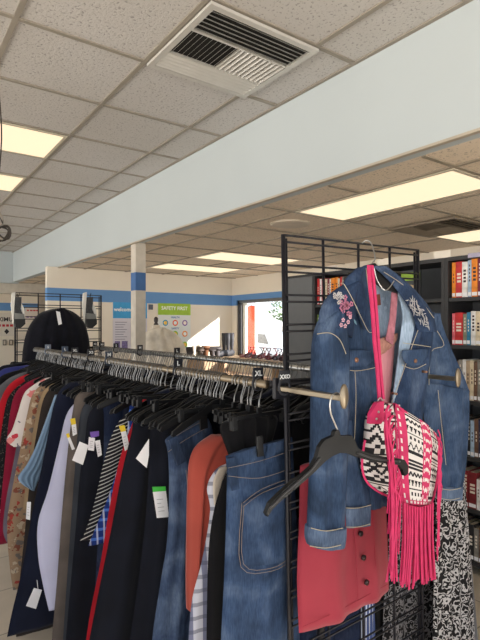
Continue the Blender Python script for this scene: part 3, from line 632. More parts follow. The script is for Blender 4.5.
# ---------------------------------------------------------------- rack, grid panels, faceout arms
XR1, XR2, ZR = .91, 1.37, H - .17
YG, YF = 1.10, 3.90
t = thing('garment_rack', 'long black double rail clothing rack running away to the left', 'clothes rack', (1.14, 2.5, 0))
for x in (XR1, XR2): MB().tube([(x, 1.13, ZR), (x, 3.88, ZR)], .0115, 12).build('rail', NICKEL if x == XR1 else STEEL, t)
for y in (1.14, 3.87):
    MB().tube([(1.14, y, .04), (1.14, y, ZR + .0)], .013, 10).build('post', BLACKM, t)
    MB().box((.8, y - .02, .03), (1.5, y + .02, .07)).build('foot', BLACKM, t); MB().tube([(XR1, y, ZR), (XR2, y, ZR)], .010, 8).build('cross_bar', BLACKM, t)
MB().tube([(1.14, 1.14, .06), (1.14, 3.87, .06)], .014, 8).build('base_bar', BLACKM, t)
def gridwall(label, x0, x1, Y, ztop, tilt, zb=.03):
    t = thing('grid_panel', label, 'grid panel', ((x0 + x1) / 2, Y, 0)); n = 4
    for i in (0, n):
        x = x0 + (x1 - x0) * i / n; MB().tube([(x, Y, zb), (x, Y, ztop)], .0065, 8).build('post', BLACKM, t)
        xx = x + (.014 if i == 0 else -.014); MB().tube([(xx, Y + .004, zb), (xx, Y + .004, ztop - .01)], .0042, 6).build('inner_post', BLACKM, t)
    for i in range(1, n):
        x = x0 + (x1 - x0) * i / n; MB().tube([(x, Y, zb), (x, Y, ztop)], .0045, 8).build('vertical_wire', BLACKM, t)
    z = ztop - .002
    while z > zb + .03:
        MB().tube([(x0, Y - .003, z), (x1, Y - .003, z)], .0032, 6).tube([(x0, Y - .003, z - .0195), (x1, Y - .003, z - .0195)], .0032, 6).build('wire_pair', BLACKM, t); z -= .0865
    t.rotation_euler[1] = tilt; return t
g = gridwall('near black wire grid panel the denim jacket hangs on', .985, 1.63, YG, H + .272, math.radians(-1.2))
g.location.x -= .0
g2 = gridwall('far black wire grid panel behind the black poncho', .80, 1.44, YF, H + .245, 0)
for x in (.83, 1.40): pass
def faceout(x, y1, z, label, rx=.030, rz=.030):
    t = thing('faceout_arm', label, 'rack arm', (x, YG, z))
    MB().box((x - .011, y1, z - .007), (x + .011, YG - .006, z + .007), 0, .002).build('bar', NICKEL, t)
    MB().box((x - .02, YG - .008, z - .03), (x + .02, YG + .006, z + .03), 0, .002).build('bracket', BLACKM, t)
    mb = MB(); pr = [(.001, 0), (.9, 0), (1, .002), (1, .005), (.9, .007), (.001, .007)]; vs = []; n = 24
    for r, q in pr:
        for k in range(n): a_ = 2 * math.pi * k / n; vs.append((x + r * rx * math.cos(a_), y1 - .007 + q, z + .004 + r * rz * math.sin(a_)))
    fs = [(i * n + k, i * n + (k + 1) % n, (i + 1) * n + (k + 1) % n, (i + 1) * n + k) for i in range(5) for k in range(n)]
    mb.add(vs, fs, 0, True).build('end_disc', NICKEL, t)
YE = .855
zA = W(343, 398, YE).z
faceout(W(343, 398, YE).x, YE, zA, 'pale metal arm with oval end holding the empty hanger', .014, .031)
zB = W(457, 379, .93).z
faceout(W(457, 379, .93).x, .93, zB, 'metal arm with oval end in front of the right jacket sleeve', .014, .032)
# ---------------------------------------------------------------- hangers
def hook_pts(rr=.0165, drop=.085):
    p = [Vector((-rr * .9, 0, -.012))]
    for i in range(10): a_ = math.pi - i * math.pi * 1.0 / 9; p.append(Vector((rr * math.cos(a_), 0, rr * math.sin(a_))))
    p += [Vector((rr * .7, 0, -.022)), Vector((.004, 0, -.042)), Vector((0, 0, -.055)), Vector((0, 0, -drop))]
    return p
HOOKM = plain('hook_wire', (132, 132, 132), .3, .9)
def hanger(name, label, group, loc, clip=False, hw=.17):
    t = thing(name, label, 'hanger', (0, 0, 0), group)
    MB().tube(crom(hook_pts(), 2), .0021, 5).build('hook', HOOKM, t)
    mb = MB()
    if clip:
        mb.box((-hw, -.004, -.097), (hw, .004, -.087)).box((-.008, -.004, -.09), (.008, .004, -.07)); mb.build('bar', BLACKP, t)
        for x in (-hw + .02, hw - .02): MB().box((x - .009, -.008, -.125), (x + .009, .008, -.084), 0, .002).build('clip', BLACKP, t)
    else:
        up = [(0, -.068), (.03, -.072), (.06, -.085), (.10, -.105), (.16, -.125), (.20, -.145), (.205, -.158), (.198, -.162), (.15, -.143), (.09, -.122), (.05, -.106), (0, -.10)]
        poly = [(x, -.004, z) for x, z in up] + [(-x, -.004, z) for x, z in up[::-1][1:-1]]
        mb.prism(poly, (0, .008, 0)).build('body', BLACKP, t)
    t.location = loc; return t
GA, GB = 'hangers crowded on the near rail', 'hangers crowded on the far rail'
h1 = hanger('clothes_hanger', 'black plastic hanger with steel hook on the near rail', GA, (XR1, 1.60, ZR + .0))
h2 = hanger('clip_hanger', 'black clip hanger with steel hook on the near rail', GA, (XR1, 1.715, ZR), True)
h4 = hanger('clip_hanger', 'black clip hanger with steel hook on the near rail', GA, (XR1, 1.205, ZR), True, .09)
h3 = hanger('clothes_hanger', 'black plastic hanger with steel hook on the far rail', GB, (XR2, 1.2, ZR))
rn = random.Random(4); y = 1.215; gaps = ((1.285, 1.345), (1.68, 1.76), (2.36, 2.42))
while y < 3.83:
    if not any(a < y < b for a, b in gaps):
        c = copy_thing(h4 if y < 1.36 else rn.choice((h1, h1, h1, h2)), (XR1, y, ZR), rot=(rn.uniform(-.10, .10), rn.uniform(-.05, .05), rn.uniform(-.32, .32)))
    y += rn.uniform(.012, .022) * (1 if y < 2.4 else 1.35)
y = 1.24
while y < 3.83:
    copy_thing(h3, (XR2, y, ZR), rot=(rn.uniform(-.06, .06), rn.uniform(-.03, .03), rn.uniform(-.25, .25))); y += rn.uniform(.016, .034)
def divider(px, rail, s, sz_, label, back=(30, 32, 40), ink=(225, 228, 230)):
    X = XR1 if rail == 1 else XR2; p = WX(px, 350, X); Y = p.y
    t = thing('size_divider', label, 'size marker', (X, Y, ZR), 'size dividers on the rails'); h = .028; wd = .019
    MB().tube([(X + .020 * math.cos(a_), Y, ZR + .020 * math.sin(a_)) for a_ in [i * math.pi / 8 for i in range(16)]], .004, 6, closed=True).build('ring', plain('divider_%d' % back[0], back, .5), t)
    MB().box((X - wd, Y - .002, ZR + .012), (X + wd, Y + .002, ZR + .012 + h * 1.25), 0, .001).build('card', plain('divider_%d' % back[0], back, .5), t)
    text_on(s, sz_, (X, Y - .0028, ZR + .012 + h * .62), FACE, plain('divider_ink_%d' % ink[0], ink, .5), t, bold=True)
divider(258, 1, 'XL', .022, 'black size marker reading XL on near rail'); divider(284.5, 1, 'XXO', .0165, 'black size marker reading XXO beside the grid post')
divider(178, 1, 'L', .024, 'black size marker with single L, middle of near rail'); divider(109, 1, 'M', .024, 'slate size marker with single M on near rail', (52, 62, 78))
divider(91, 1, 'XS', .02, 'black XS size marker nearest the slate M marker'); divider(75, 1, 'XL', .02, 'black XL size marker at far end of near rail'); divider(65, 1, 'L', .022, 'slate L size marker toward the far end of near rail', (60, 72, 92)); divider(48, 1, 'S', .022, 'blank looking pale slate marker below the black poncho', (112, 124, 142))
divider(177, 2, 'L', .022, 'black L size marker on the back rail above the near L marker'); divider(140, 2, 'M', .022, 'black size marker on back rail right of the square column'); divider(116, 2, 'S', .022, 'black size marker on back rail left of the square column')
divider(102, 2, 'XS', .019, 'black size marker on back rail next to the far grid panel'); divider(95, 2, 'XS', .019, 'black size marker on back rail in line with the far grid edge')
# ---------------------------------------------------------------- garments
YEL = plain('tag_yellow', (226, 196, 50), .6)
def top_rows(Lw, xmax, neck):
    """left edge and its mirror about the rail"""
    L = list(Lw); R = [Vector((min(2 * XR1 - p.x, XR1 + xmax), p.y, p.z)) for p in L]
    if neck:
        z = ZR - .105; y = L[0].y
        L = [Vector((XR1 - .055, y, z)), Vector((XR1 - .11, y, z - .018))] + L; R = [Vector((XR1 + .055, y, z)), Vector((XR1 + .11, y, z - .018))] + R
    return L, R
def garment(name, label, cat, Y, Lpx, mt, Rpx=None, neck=True, thick=.017, fold=.010, nf=4, seed=1, xmax=.26, group=None, bulge=.0, cols=24):
    t = thing(name, label, cat, (XR1, Y, ZR), group)
    Lw = pl(Lpx, Y)
    if Rpx: L, R = Lw, pl(Rpx, Y)
    else: L, R = top_rows(Lw, xmax, neck)
    sheet_mb(L, R, thick, fold, nf, seed, bulge, cols=cols).build('cloth', mt, t)
    return t
def ptag(parent, pts, Y, mt=PAPER, name='price_tag', lines=True, th=.0012):
    o = MB().prism(pl(pts, Y), (0, th, 0)).build(name, mt, parent)
    if lines:
        a_, b_, c_, d_ = pl(pts, Y - .0008)[:4] if len(pts) >= 4 else (None,) * 4
        if a_ is not None:
            mb = MB()
            for k in (.3, .45, .6, .75):
                p, q = a_.lerp(d_, k), b_.lerp(c_, k); mb.tube([p.lerp(q, .2), p.lerp(q, .7 - .2 * (k == .45))], .0006, 4)
            mb.build('print', plain('tag_ink', (110, 110, 120), .6), o)
    return o
NAVYB = fabric('black_navy_cloth', (17, 20, 31), .25); NAVY = fabric('navy_cloth', (19, 24, 43), .2); BLACKC = fabric('black_cloth', (14, 14, 18), .25)
D1 = denim('denim_mid', (60, 80, 112)); D2 = denim('denim_blue_grey', (58, 74, 102)); D3 = denim('denim_dark', (34, 44, 70), .2)
# nearest: jeans with back pocket
j = garment('jeans', 'mid blue jeans with back pocket, nearest on the rail', 'jeans', 1.15, [(226, 457), (227, 470), (226, 520), (224, 580), (221, 640), (219, 720)], D1, [(292, 438), (293, 452), (296, 500), (298, 560), (300, 640), (301, 720)], thick=.022, fold=.007, nf=2, seed=5, cols=28)
sheet_mb(pl([(225.5, 456), (226.5, 467)], 1.128), pl([(292, 437), (293.5, 449)], 1.128), .006, .002, 1, 2, grow=False).build('waistband', D1, j)
for p0, p1 in (((227, 462), (239, 489)), ((269, 447), (272, 462))): MB().prism(pl([(p0[0], p0[1] - 3), (p0[0] + 8, p0[1] - 5), (p1[0] + 1, p1[1]), (p1[0] - 7, p1[1] + 2)], 1.112), (0, .005, 0)).build('belt_loop', D1, j)
sheet_mb(pl([(243, 503), (241, 568)], 1.120), pl([(291, 478), (292, 560)], 1.120), .004, .0, 1, 2, grow=False).build('back_pocket', D1, j)
for pts in ([(243, 503), (262, 489), (291, 478)], [(243, 507), (262, 493), (291, 482)], [(242, 503), (241, 567), (272, 571), (292, 560)], [(244, 505), (243.5, 564), (272, 568), (291, 557)], [(228, 476), (260, 478), (292, 468)], [(228, 468), (260, 461), (293, 450)]): seam('stitching', pts, 1.112, THREADD, j, .0009)
t_ = hanger('clip_hanger', 'black clip hanger carrying the nearest jeans', None, (XR1 - .0, 1.165, ZR), True, .12)
t_.rotation_euler[2] = .1
MB().prism(pl([(257, 437), (263, 436), (264, 456), (258, 457)], 1.105), (0, .006, 0)).build('waist_clip', BLACKP, j)
garment('black_trousers', 'black trousers between the nearest jeans and the plaid shirt', 'trousers', 1.21, [(230, 462), (223, 480), (214, 510), (209, 545), (207, 600), (206, 720)], BLACKC, neck=True, seed=2)
PL1 = striped('plaid_grey', (196, 198, 212), (120, 124, 150), 22, .35, 0, second=(26, .3, 2, (86, 88, 110)))
s = garment('plaid_shirt', 'pale grey and white plaid shirt next to the rust top', 'shirt', 1.27, [(226, 464), (214, 472), (207, 488), (210, 512), (202, 560), (192, 600), (188, 650), (186, 720)], PL1, seed=8, fold=.008, neck=False)
sheet_mb(pl([(219, 468), (213, 482), (214, 505)], 1.245), pl([(229, 466), (222, 482), (219, 506)], 1.245), .004, 0, 1).build('cream_lining', fabric('lining_cream', (190, 180, 168)), s)
RUST = fabric('rust_knit', (142, 62, 52), .14, 5)
garment('rust_blouse', 'rust orange long knit top bulging over its hanger', 'top', 1.33, [(212, 435), (197, 445), (190, 458), (188, 480), (187, 530), (187, 580), (188, 610)], RUST, [(240, 434), (246, 442), (240, 458), (222, 480), (214, 530), (204, 580), (193, 612)], thick=.03, fold=.011, nf=3, seed=4, bulge=.02)
j = garment('jeans', 'blue grey bootcut jeans left of the rust top', 'jeans', 1.43, [(165, 441), (168, 456), (169, 490), (167, 540), (160, 585), (152, 640), (146, 720)], D2, [(208, 418), (213, 432), (216, 470), (216, 520), (216, 585), (216, 640), (218, 720)], thick=.024, fold=.010, nf=3, seed=6)
MB().prism(pl([(169, 440), (177, 436), (186, 461), (178, 466)], 1.385), (0, .005, 0)).build('belt_loop', D2, j)
seam('stitching', [(168, 452), (185, 440), (208, 427)], 1.395, THREADD, j, .0009); seam('stitching', [(168, 441), (186, 430), (207, 419)], 1.395, THREADD, j, .0009)
seam('stitching', [(186, 470), (188, 500), (187, 560)], 1.395, THREADD, j, .0009)
MB().prism(pl([(200, 408), (207, 406), (208, 428), (201, 430)], 1.38), (0, .008, 0)).build('waist_clip', BLACKP, j)
b1 = garment('black_trousers', 'very dark navy wide trousers with green topped price tag', 'trousers', 1.56, [(152, 418), (150, 440), (147, 500), (140, 570), (130, 640), (122, 720)], NAVYB, neck=True, seed=3, fold=.020, nf=3)
ptag(b1, [(153, 492), (166, 491), (169, 517), (157, 518)], 1.505); MB().prism(pl([(152.5, 487), (165.5, 486.5), (166, 491), (153, 492)], 1.505), (0, .0012, 0)).build('green_tag_top', plain('tag_green', (70, 190, 70), .6), b1)
b2 = garment('black_trousers', 'black wide trousers with a folded white tag beside the red cardigan', 'trousers', 1.68, [(135, 416), (131, 435), (122, 472), (111, 530), (97, 600), (86, 660), (78, 730)], NAVYB, neck=True, seed=9, fold=.018, nf=3)
ptag(b2, [(149, 439), (136, 458.5), (146.7, 468), (149, 455)], 1.50, lines=False)
RED = fabric('red_knit', (168, 26, 40), .15); garment('red_cardigan', 'long bright red cardigan beside the striped top', 'cardigan', 1.78, [(136, 414), (128, 434), (119, 462), (109, 510), (101, 560), (89, 620), (80, 690)], RED, seed=5, fold=.006)
garment('blue_plaid_shirt', 'royal blue plaid shirt edge below the striped top', 'shirt', 1.84, [(126, 440), (117, 470), (107, 500), (98, 522), (88, 546)], striped('plaid_blue', (28, 52, 120), (70, 110, 190), 30, .3, 2, second=(40, .25, 0, (200, 210, 230))), seed=6, fold=.006)
st = garment('striped_blouse', 'black top with fine white stripes', 'top', 1.92, [(138, 404), (120, 420), (110, 440), (103, 465), (95, 500), (86, 530), (80, 541)], striped('stripe_bw', (26, 26, 32), (176, 176, 172), 75, .28, 2, (0, .35, 0)), seed=7, fold=.005)
ptag(st, [(121, 432), (126, 431), (130, 448), (125, 451)], 1.72); MB().prism(pl([(119, 426), (124.5, 425), (126, 431), (121, 432)], 1.72), (0, .001, 0)).build('yellow_tag_top', YEL, st)
dj = garment('dark_jeans', 'dark blue jeans waist seen above the striped top', 'jeans', 1.99, [(104, 404), (104, 420), (103, 470), (98, 540), (92, 640), (88, 700)], D3, neck=True, seed=8)
b3 = garment('navy_trousers', 'black navy trousers hung with a big white tag and two small tags', 'trousers', 2.06, [(90, 412), (85, 440), (80, 475), (76, 525), (71, 580), (65, 650), (62, 700)], NAVYB, seed=11, fold=.008)
ptag(b3, [(79.7, 441.6), (88.5, 445.3), (82.9, 465), (72.2, 460.3)], 1.99, lines=False); ptag(b3, [(89, 437), (95, 438), (94, 451), (88, 450)], 1.96); ptag(b3, [(95, 441), (100, 440), (102, 455), (98, 457)], 1.955)
MB().prism(pl([(90, 432), (99, 431), (99, 436), (91, 438)], 1.958), (0, .001, 0)).build('purple_tag_top', plain('tag_purple', (120, 90, 180), .6), b3)
garment('grey_trousers', 'dark slate grey trousers sliver left of tagged navy trousers', 'trousers', 2.13, [(84, 405), (78, 432), (74, 480), (69, 550), (63, 640), (60, 700)], fabric('slate_cloth', (52, 56, 64)), seed=12, fold=.006)
gt = garment('taupe_trousers', 'taupe grey trousers between the white shirt and slate trousers', 'trousers', 2.19, [(78, 394), (73, 410), (69, 440), (63, 500), (57, 580), (51, 650), (48, 700)], fabric('taupe_cloth', (92, 84, 80)), seed=13, fold=.006)
ptag(gt, [(71.5, 425), (76, 424), (77, 434), (73, 436)], 2.12); MB().prism(pl([(70, 419), (75, 418), (76, 424), (71.5, 425)], 2.12), (0, .001, 0)).build('yellow_tag_top', YEL, gt)
ptag(gt, [(67.5, 438), (70, 437), (75, 449), (72, 450)], 2.118, lines=False); MB().prism(pl([(66, 434), (69, 433), (70, 437), (67.5, 438)], 2.118), (0, .001, 0)).build('yellow_tag_top', YEL, gt)
garment('white_shirt', 'long pale lavender white shirt tail beside the navy dress', 'shirt', 2.27, [(76, 402), (66, 416), (59, 445), (48, 490), (38, 522), (38, 555), (43, 585), (49, 611)], fabric('lavender_white', (186, 188, 216), .07, 4), seed=14, fold=.007)
nd = garment('navy_dress', 'long navy dress flaring to the floor with white tags', 'dress', 2.44, [(72, 382), (60, 390), (53, 408), (47, 440), (39, 480), (31, 520), (22, 570), (12, 612), (7, 637)], NAVY, seed=15, fold=.012, nf=3, xmax=.36)
ptag(nd, [(34, 588), (42, 590), (36, 609), (26, 606)], 2.38, lines=False); MB().tube(pl([(38, 589), (37, 580)], 2.38), .0012, 4).build('tag_string', PAPER, nd)
ptag(nd, [(27, 502), (31, 502), (30, 520), (26, 519)], 2.40, lines=True)
garment('light_blue_blouse', 'light blue blouse sleeve left of the navy dress', 'blouse', 2.55, [(55, 395), (44, 425), (36, 446), (27, 464), (18, 477), (22, 484), (31, 490)], fabric('light_blue_cloth', (104, 128, 154), .1, 4), [(60, 395), (54, 425), (50, 446), (46, 464), (42, 474), (38, 482), (34, 490)], seed=16, fold=.004)
garment('brown_tunic', 'dark brown long top between paisley dress and blue blouse', 'top', 2.64, [(54, 386), (44, 398), (38, 425), (31, 470), (24, 540), (18, 600), (15, 660)], fabric('brown_black_cloth', (46, 40, 38)), seed=17, fold=.006)
garment('beige_cardigan', 'beige cardigan edge beside the paisley dress', 'cardigan', 2.71, [(52, 384), (42, 394), (36, 415), (31, 445), (26, 480), (23, 510)], fabric('beige_cloth', (150, 128, 100)), seed=18, fold=.006)
garment('paisley_dress', 'tan dress printed with rust red paisley', 'dress', 2.79, [(50, 380), (34, 392), (27, 415), (19, 455), (11, 495), (7, 525), (9, 560), (13, 590)], spotted('paisley_print', (146, 122, 100), [(150, 60, 54), (104, 96, 92), (176, 160, 140), (120, 70, 56)], 30, .42), seed=19, fold=.006)
garment('floral_blouse', 'white blouse with pink and red flowers', 'blouse', 2.89, [(46, 378), (32, 386), (24, 394), (18, 412), (12, 430), (6, 440), (14, 447)], spotted('floral_print', (216, 208, 206), [(190, 60, 74), (120, 116, 130), (214, 130, 130), (200, 186, 180)], 17, .36), seed=20, fold=.006)
garment('grey_skirt', 'grey lilac long skirt under the floral blouse', 'skirt', 2.94, [(30, 405), (20, 430), (12, 470), (6, 500), (3, 530), (8, 545)], fabric('grey_lilac', (104, 98, 112)), seed=21)
garment('crimson_dress', 'crimson wine long dress next to the floral blouse', 'dress', 3.02, [(46, 375), (28, 382), (15, 394), (9, 420), (5, 460), (1, 500), (-3, 545)], fabric('crimson_cloth', (128, 22, 50)), seed=22)
garment('patterned_dress', 'black dress with small pale flecks between two red garments', 'dress', 3.12, [(42, 374), (24, 382), (9, 396), (3, 420), (-2, 460), (-6, 510)], spotted('fleck_print', (26, 26, 30), [(120, 112, 104), (60, 64, 60)], 60, .25), seed=23)
garment('red_blouse', 'bright red blouse at the left edge of the rail', 'blouse', 3.24, [(40, 372), (22, 376), (8, 386), (0, 402), (-6, 425), (-10, 460)], fabric('bright_red', (172, 24, 38), .12), seed=24)
garment('grey_blouse', 'grey striped blouse behind the bright red blouse', 'blouse', 3.36, [(36, 370), (18, 374), (4, 382), (-6, 396), (-12, 440)], fabric('grey_cloth', (90, 92, 98)), seed=25)
garment('black_blouse', 'black blouse behind the grey blouse', 'blouse', 3.46, [(34, 368), (14, 371), (-2, 379), (-10, 400), (-14, 440)], BLACKC, seed=26)
garment('blue_blouse', 'cobalt blue blouse farthest left on the near rail', 'blouse', 3.60, [(32, 365), (12, 367), (0, 371), (-8, 385), (-14, 430)], fabric('cobalt_cloth', (52, 58, 120)), seed=27)
garment('dark_blouse', 'near black blouse ending the near rail', 'blouse', 3.72, [(30, 362), (12, 364), (-1, 368), (-8, 385), (-14, 440)], NAVYB, seed=28)
# dark garments filling the rail between the ones above, and those of the far rail
def filler(Y, X, mt, label, group, hw, zb, seed):
    t = thing('dark_garment', label, 'garment', (X, Y, ZR), group); y = Y; z = ZR
    L = [Vector((X - .04, y, z - .072)), Vector((X - .12, y, z - .10)), Vector((X - hw, y, z - .145)), Vector((X - hw - .01, y, z - .4)), Vector((X - hw - .01, y, zb))]
    R = [Vector((2 * X - p.x, p.y, p.z)) for p in L]
    sheet_mb(L, R, .018, .008, 3, seed, cols=16, sub=3).build('cloth', mt, t)
for i, Y in enumerate((1.49, 1.62, 1.73, 1.81, 1.89, 1.96, 2.03, 2.10, 2.16, 2.24, 2.30, 2.36, 2.50, 2.60, 2.68, 2.75, 2.84, 2.98, 3.07, 3.18, 3.30, 3.41, 3.53, 3.66, 3.80)):
    filler(Y, XR1 + .03, [NAVYB, BLACKC, NAVY][i % 3], 'dark garment squeezed between the others on the near rail', 'dark garments on the near rail', .12 if Y < 2.33 else .17, .75, i)
rn = random.Random(9)
for i in range(19):
    Y = 1.30 + i * .135; filler(Y, XR2, [BLACKC, NAVYB, NAVY, fabric('charcoal_cloth', (44, 44, 50))][i % 4], 'dark garment hanging on the far rail', 'dark garments on the far rail', .19 + rn.uniform(0, .03), .45, 40 + i)
# ---------------------------------------------------------------- far grid: poncho, shoes
Yq = YF - .08
t = thing('black_poncho', 'rounded black knitted poncho hung on the far grid panel', 'poncho', tuple(W(56, 308, Yq)))
sheet_mb(pl([(52, 309), (40, 313), (31, 323), (26, 334), (23, 348), (21, 372)], Yq), pl([(64, 308.5), (75, 313), (84, 322), (88, 334), (90, 348), (91, 372)], Yq), .05, .008, 5, 2, .03, cols=28).build('knit', fabric('black_knit', (16, 17, 26), .3, 30), t)
ptag(t, [(56, 311), (60, 312), (62, 324), (58.5, 325)], Yq - .11, lines=False)
def shoe_pair(px, label, flip):
    Yq = YF - .05; c = W(px, 296, Yq); s_ = .0073; t = thing('hanging_shoe', label, 'shoe', tuple(c))
    def P(x, y): return W(px + (x if not flip else -x), y, Yq)
    MB().prism([P(-2, 297), P(3, 297), P(3, 303), P(2, 309), P(6, 318), P(6, 324), P(2, 327.5), P(-3, 327), P(-4, 320), P(-4, 308), P(-3, 302)], (0, .05, 0)).build('upper', plain('shoe_charcoal', (52, 54, 58), .6, var=.4, scale=60), t)
    MB().prism([P(-4, 319), P(6.3, 319), P(6.5, 324), P(2, 328), P(-3, 327.5)], (0, -.012, 0)).build('toe_cap', plain('shoe_black', (24, 25, 28), .5), t)
    MB().prism([P(-4, 313), P(5, 314), P(6, 319), P(-4, 319)], (0, -.010, 0)).build('grey_panel', plain('shoe_grey', (120, 122, 120), .6), t)
    MB().prism([P(-6, 293), P(-3, 292), P(-4, 305), P(-5, 324), P(-7, 305)], (0, .03, 0)).build('tissue_wrap', plain('tissue_white', (214, 212, 206), .4), t)
    MB().prism([P(3, 303), P(6, 309), P(7, 318), P(5, 315), P(3, 309)], (0, .02, 0)).build('tongue', plain('tissue_white', (0, 0, 0)), t)
    MB().tube([P(0, 297), P(1, 293), W(px + 1, 293, YF)], .0025, 5).build('hang_cord', BLACKP, t)
shoe_pair(18.5, 'grey and black shoe hung on the left post of far grid', False)
shoe_pair(90, 'grey and black shoe hung on the right side of far grid', False)
# ---------------------------------------------------------------- skirt, leopard dresses and back garments under the near grid
Ys = 1.06
t = thing('corduroy_skirt', 'coral red buttoned skirt hanging under the denim jacket', 'skirt', tuple(W(340, 470, Ys)))
CORAL = fabric('coral_corduroy', (152, 54, 68), .12, 4)
sheet_mb(pl([(300, 466), (299, 520), (297, 580), (299, 633)], Ys), pl([(384, 440), (386, 500), (388, 550), (389, 589)], Ys), .014, .008, 2, 4, .012, cols=28).build('cloth', CORAL, t)
for px, py in ((361.5, 534), (364.5, 558), (367.5, 583)):
    p = W(px, py, Ys - .036); MB().tube([p, p + Vector((0, .006, 0))], .0085, 16).build('button', plain('button_dark', (44, 26, 30), .35), t)
seam('placket_seam', [(352, 500), (355, 540), (358, 600)], Ys - .030, plain('coral_thread', (150, 44, 62), .8), t, .0012); seam('placket_seam', [(371, 500), (374, 540), (377, 592)], Ys - .028, plain('coral_thread', (150, 44, 62), .8), t, .0012)
seam('hem_seam', [(302, 627), (340, 610), (388, 584)], Ys - .026, plain('coral_thread', (150, 44, 62), .8), t, .0010)
LEO = leopard('leopard_print', 44, (176, 174, 176), (18, 17, 20)); LEO2 = leopard('leopard_print_dense', 50, (124, 122, 126), (15, 14, 18))
def wall_garment(name, label, cat, Y, L, R, mt, seed, th=.016, fold=.012, nf=4):
    t = thing(name, label, cat, tuple(W((L[0][0] + R[0][0]) / 2, L[0][1], Y))); sheet_mb(pl(L, Y), pl(R, Y), th, fold, nf, seed, cols=24).build('cloth', mt, t); return t
wall_garment('leopard_dress', 'dark leopard print dress seen through the lower near grid', 'dress', 1.17, [(392, 470), (388, 540), (384, 600), (380, 700)], [(440, 455), (446, 540), (452, 600), (456, 700)], LEO2, 3)
wall_garment('leopard_dress', 'black and white leopard print dress right of the bag fringe', 'dress', 1.075, [(434, 480), (436, 520), (434, 570), (432, 700)], [(462, 452), (466, 500), (471, 570), (478, 700)], LEO, 5)
wall_garment('grey_trousers', 'plain grey trousers edge right of the leopard dress', 'trousers', 1.13, [(440, 480), (442, 560), (444, 700)], [(463, 498), (471, 560), (483, 700)], fabric('mid_grey_cloth', (96, 96, 100)), 7)
wall_garment('dark_jeans', 'dark indigo jeans seen through the grid below the skirt', 'jeans', 1.19, [(296, 520), (298, 600), (300, 720)], [(356, 500), (360, 590), (362, 720)], D3, 8)
wall_garment('striped_shirt', 'blue and white striped shirt tail below the skirt hem', 'shirt', 1.175, [(360, 500), (361, 590), (362, 720)], [(374, 495), (374, 590), (376, 720)], striped('stripe_bluewhite', (70, 84, 130), (190, 196, 214), 60, .4, 0), 9, .01, .004)
wall_garment('dark_jeans', 'black trousers seen through the grid beside the striped shirt', 'trousers', 1.20, [(370, 480), (372, 590), (374, 720)], [(402, 470), (404, 590), (406, 720)], BLACKC, 10)
# ---------------------------------------------------------------- denim jacket on the near grid
JD = denim('jacket_denim', (60, 80, 110)); JD2 = denim('jacket_denim_dark', (54, 72, 102)); JIN = denim('jacket_inside', (176, 198, 222), .3); CUFF = denim('cuff_denim', (92, 110, 138))
Yj = 1.0
J = thing('denim_jacket', 'blue denim jacket with embroidered shoulders hanging open on the near grid', 'jacket', tuple(W(372, 262, Yj)))
def jp(name, L, R, Y, mt=JD, th=.010, fold=.005, nf=2, seed=1, bulge=0, parent=None, cols=18, sub=5):
    return sheet_mb(pl(L, Y), pl(R, Y), th, fold, nf, seed, bulge, cols=cols, sub=sub, grow=False).build(name, mt, parent or J)
jp('back_lining', [(352, 277), (350, 300), (352, 350), (356, 420), (358, 490)], [(392, 272), (412, 300), (418, 350), (418, 420), (412, 490)], 1.055, JIN, .004, .004, 2, 3)
jp('left_front', [(348, 283), (334, 292), (326, 302), (330, 340), (334, 400), (338, 460), (342, 509)], [(360, 280), (366, 300), (372, 330), (377, 360), (383, 400), (386, 450), (387, 505)], 1.015, JD, .012, .006, 2, 2, .012)
jp('lower_front_flap', [(340, 420), (342, 460), (345, 500), (346, 510)], [(351, 420), (357, 455), (368, 490), (371, 505)], .982, JD, .010, .003, 1, 4)
jp('waistband', [(345.5, 508), (346, 528)], [(371, 504), (370.5, 525)], .975, CUFF, .009, .002, 1, 5)
jp('left_sleeve', [(329, 312), (320, 322), (314, 345), (312.5, 390), (312, 450), (310, 500), (308.5, 530)], [(336, 312), (343, 324), (347, 345), (348, 390), (346, 450), (344, 500), (343, 527)], .985, JD, .030, .006, 2, 7, .0)
jp('left_yoke', [(350, 281), (336, 289), (326, 298), (320, 310), (318, 322)], [(356, 284), (357, 298), (356, 312), (354, 326), (352, 338)], .985, JD2, .016, .004, 1, 7, .008)
jp('left_cuff', [(308, 527), (307.5, 538), (310, 546)], [(343.5, 525), (343, 538), (341, 545)], .985, CUFF, .037, .002, 1, 7)
jp('right_facing', [(394, 284), (402, 312), (399, 345), (395, 380), (392, 402)], [(410, 296), (417, 328), (408, 352), (400, 380), (393, 404)], 1.0, JIN, .004, .001, 1, 3)
jp('right_front', [(412, 316), (404, 345), (397, 380), (392, 405), (396, 440), (396, 470)], [(434, 312), (432, 345), (427, 380), (424, 405), (420, 440), (418, 470)], 1.01, JD2, .011, .005, 2, 9, .012)
jp('right_upper_sleeve', [(428, 314), (428, 330), (427, 352), (425, 374), (424, 384)], [(435, 313), (443, 333), (453, 356), (463, 377), (469, 392)], 1.06, JD, .022, .006, 2, 11)
jp('right_lower_sleeve', [(424, 382), (423, 405), (427, 440), (435, 470), (438, 487)], [(469, 390), (469, 410), (467.5, 440), (464, 470), (461, 487)], 1.05, JD, .022, .007, 2, 12)
jp('right_cuff', [(438, 486), (438.5, 499)], [(461.5, 486), (460, 499)], 1.05, CUFF, .025, .002, 1, 12)
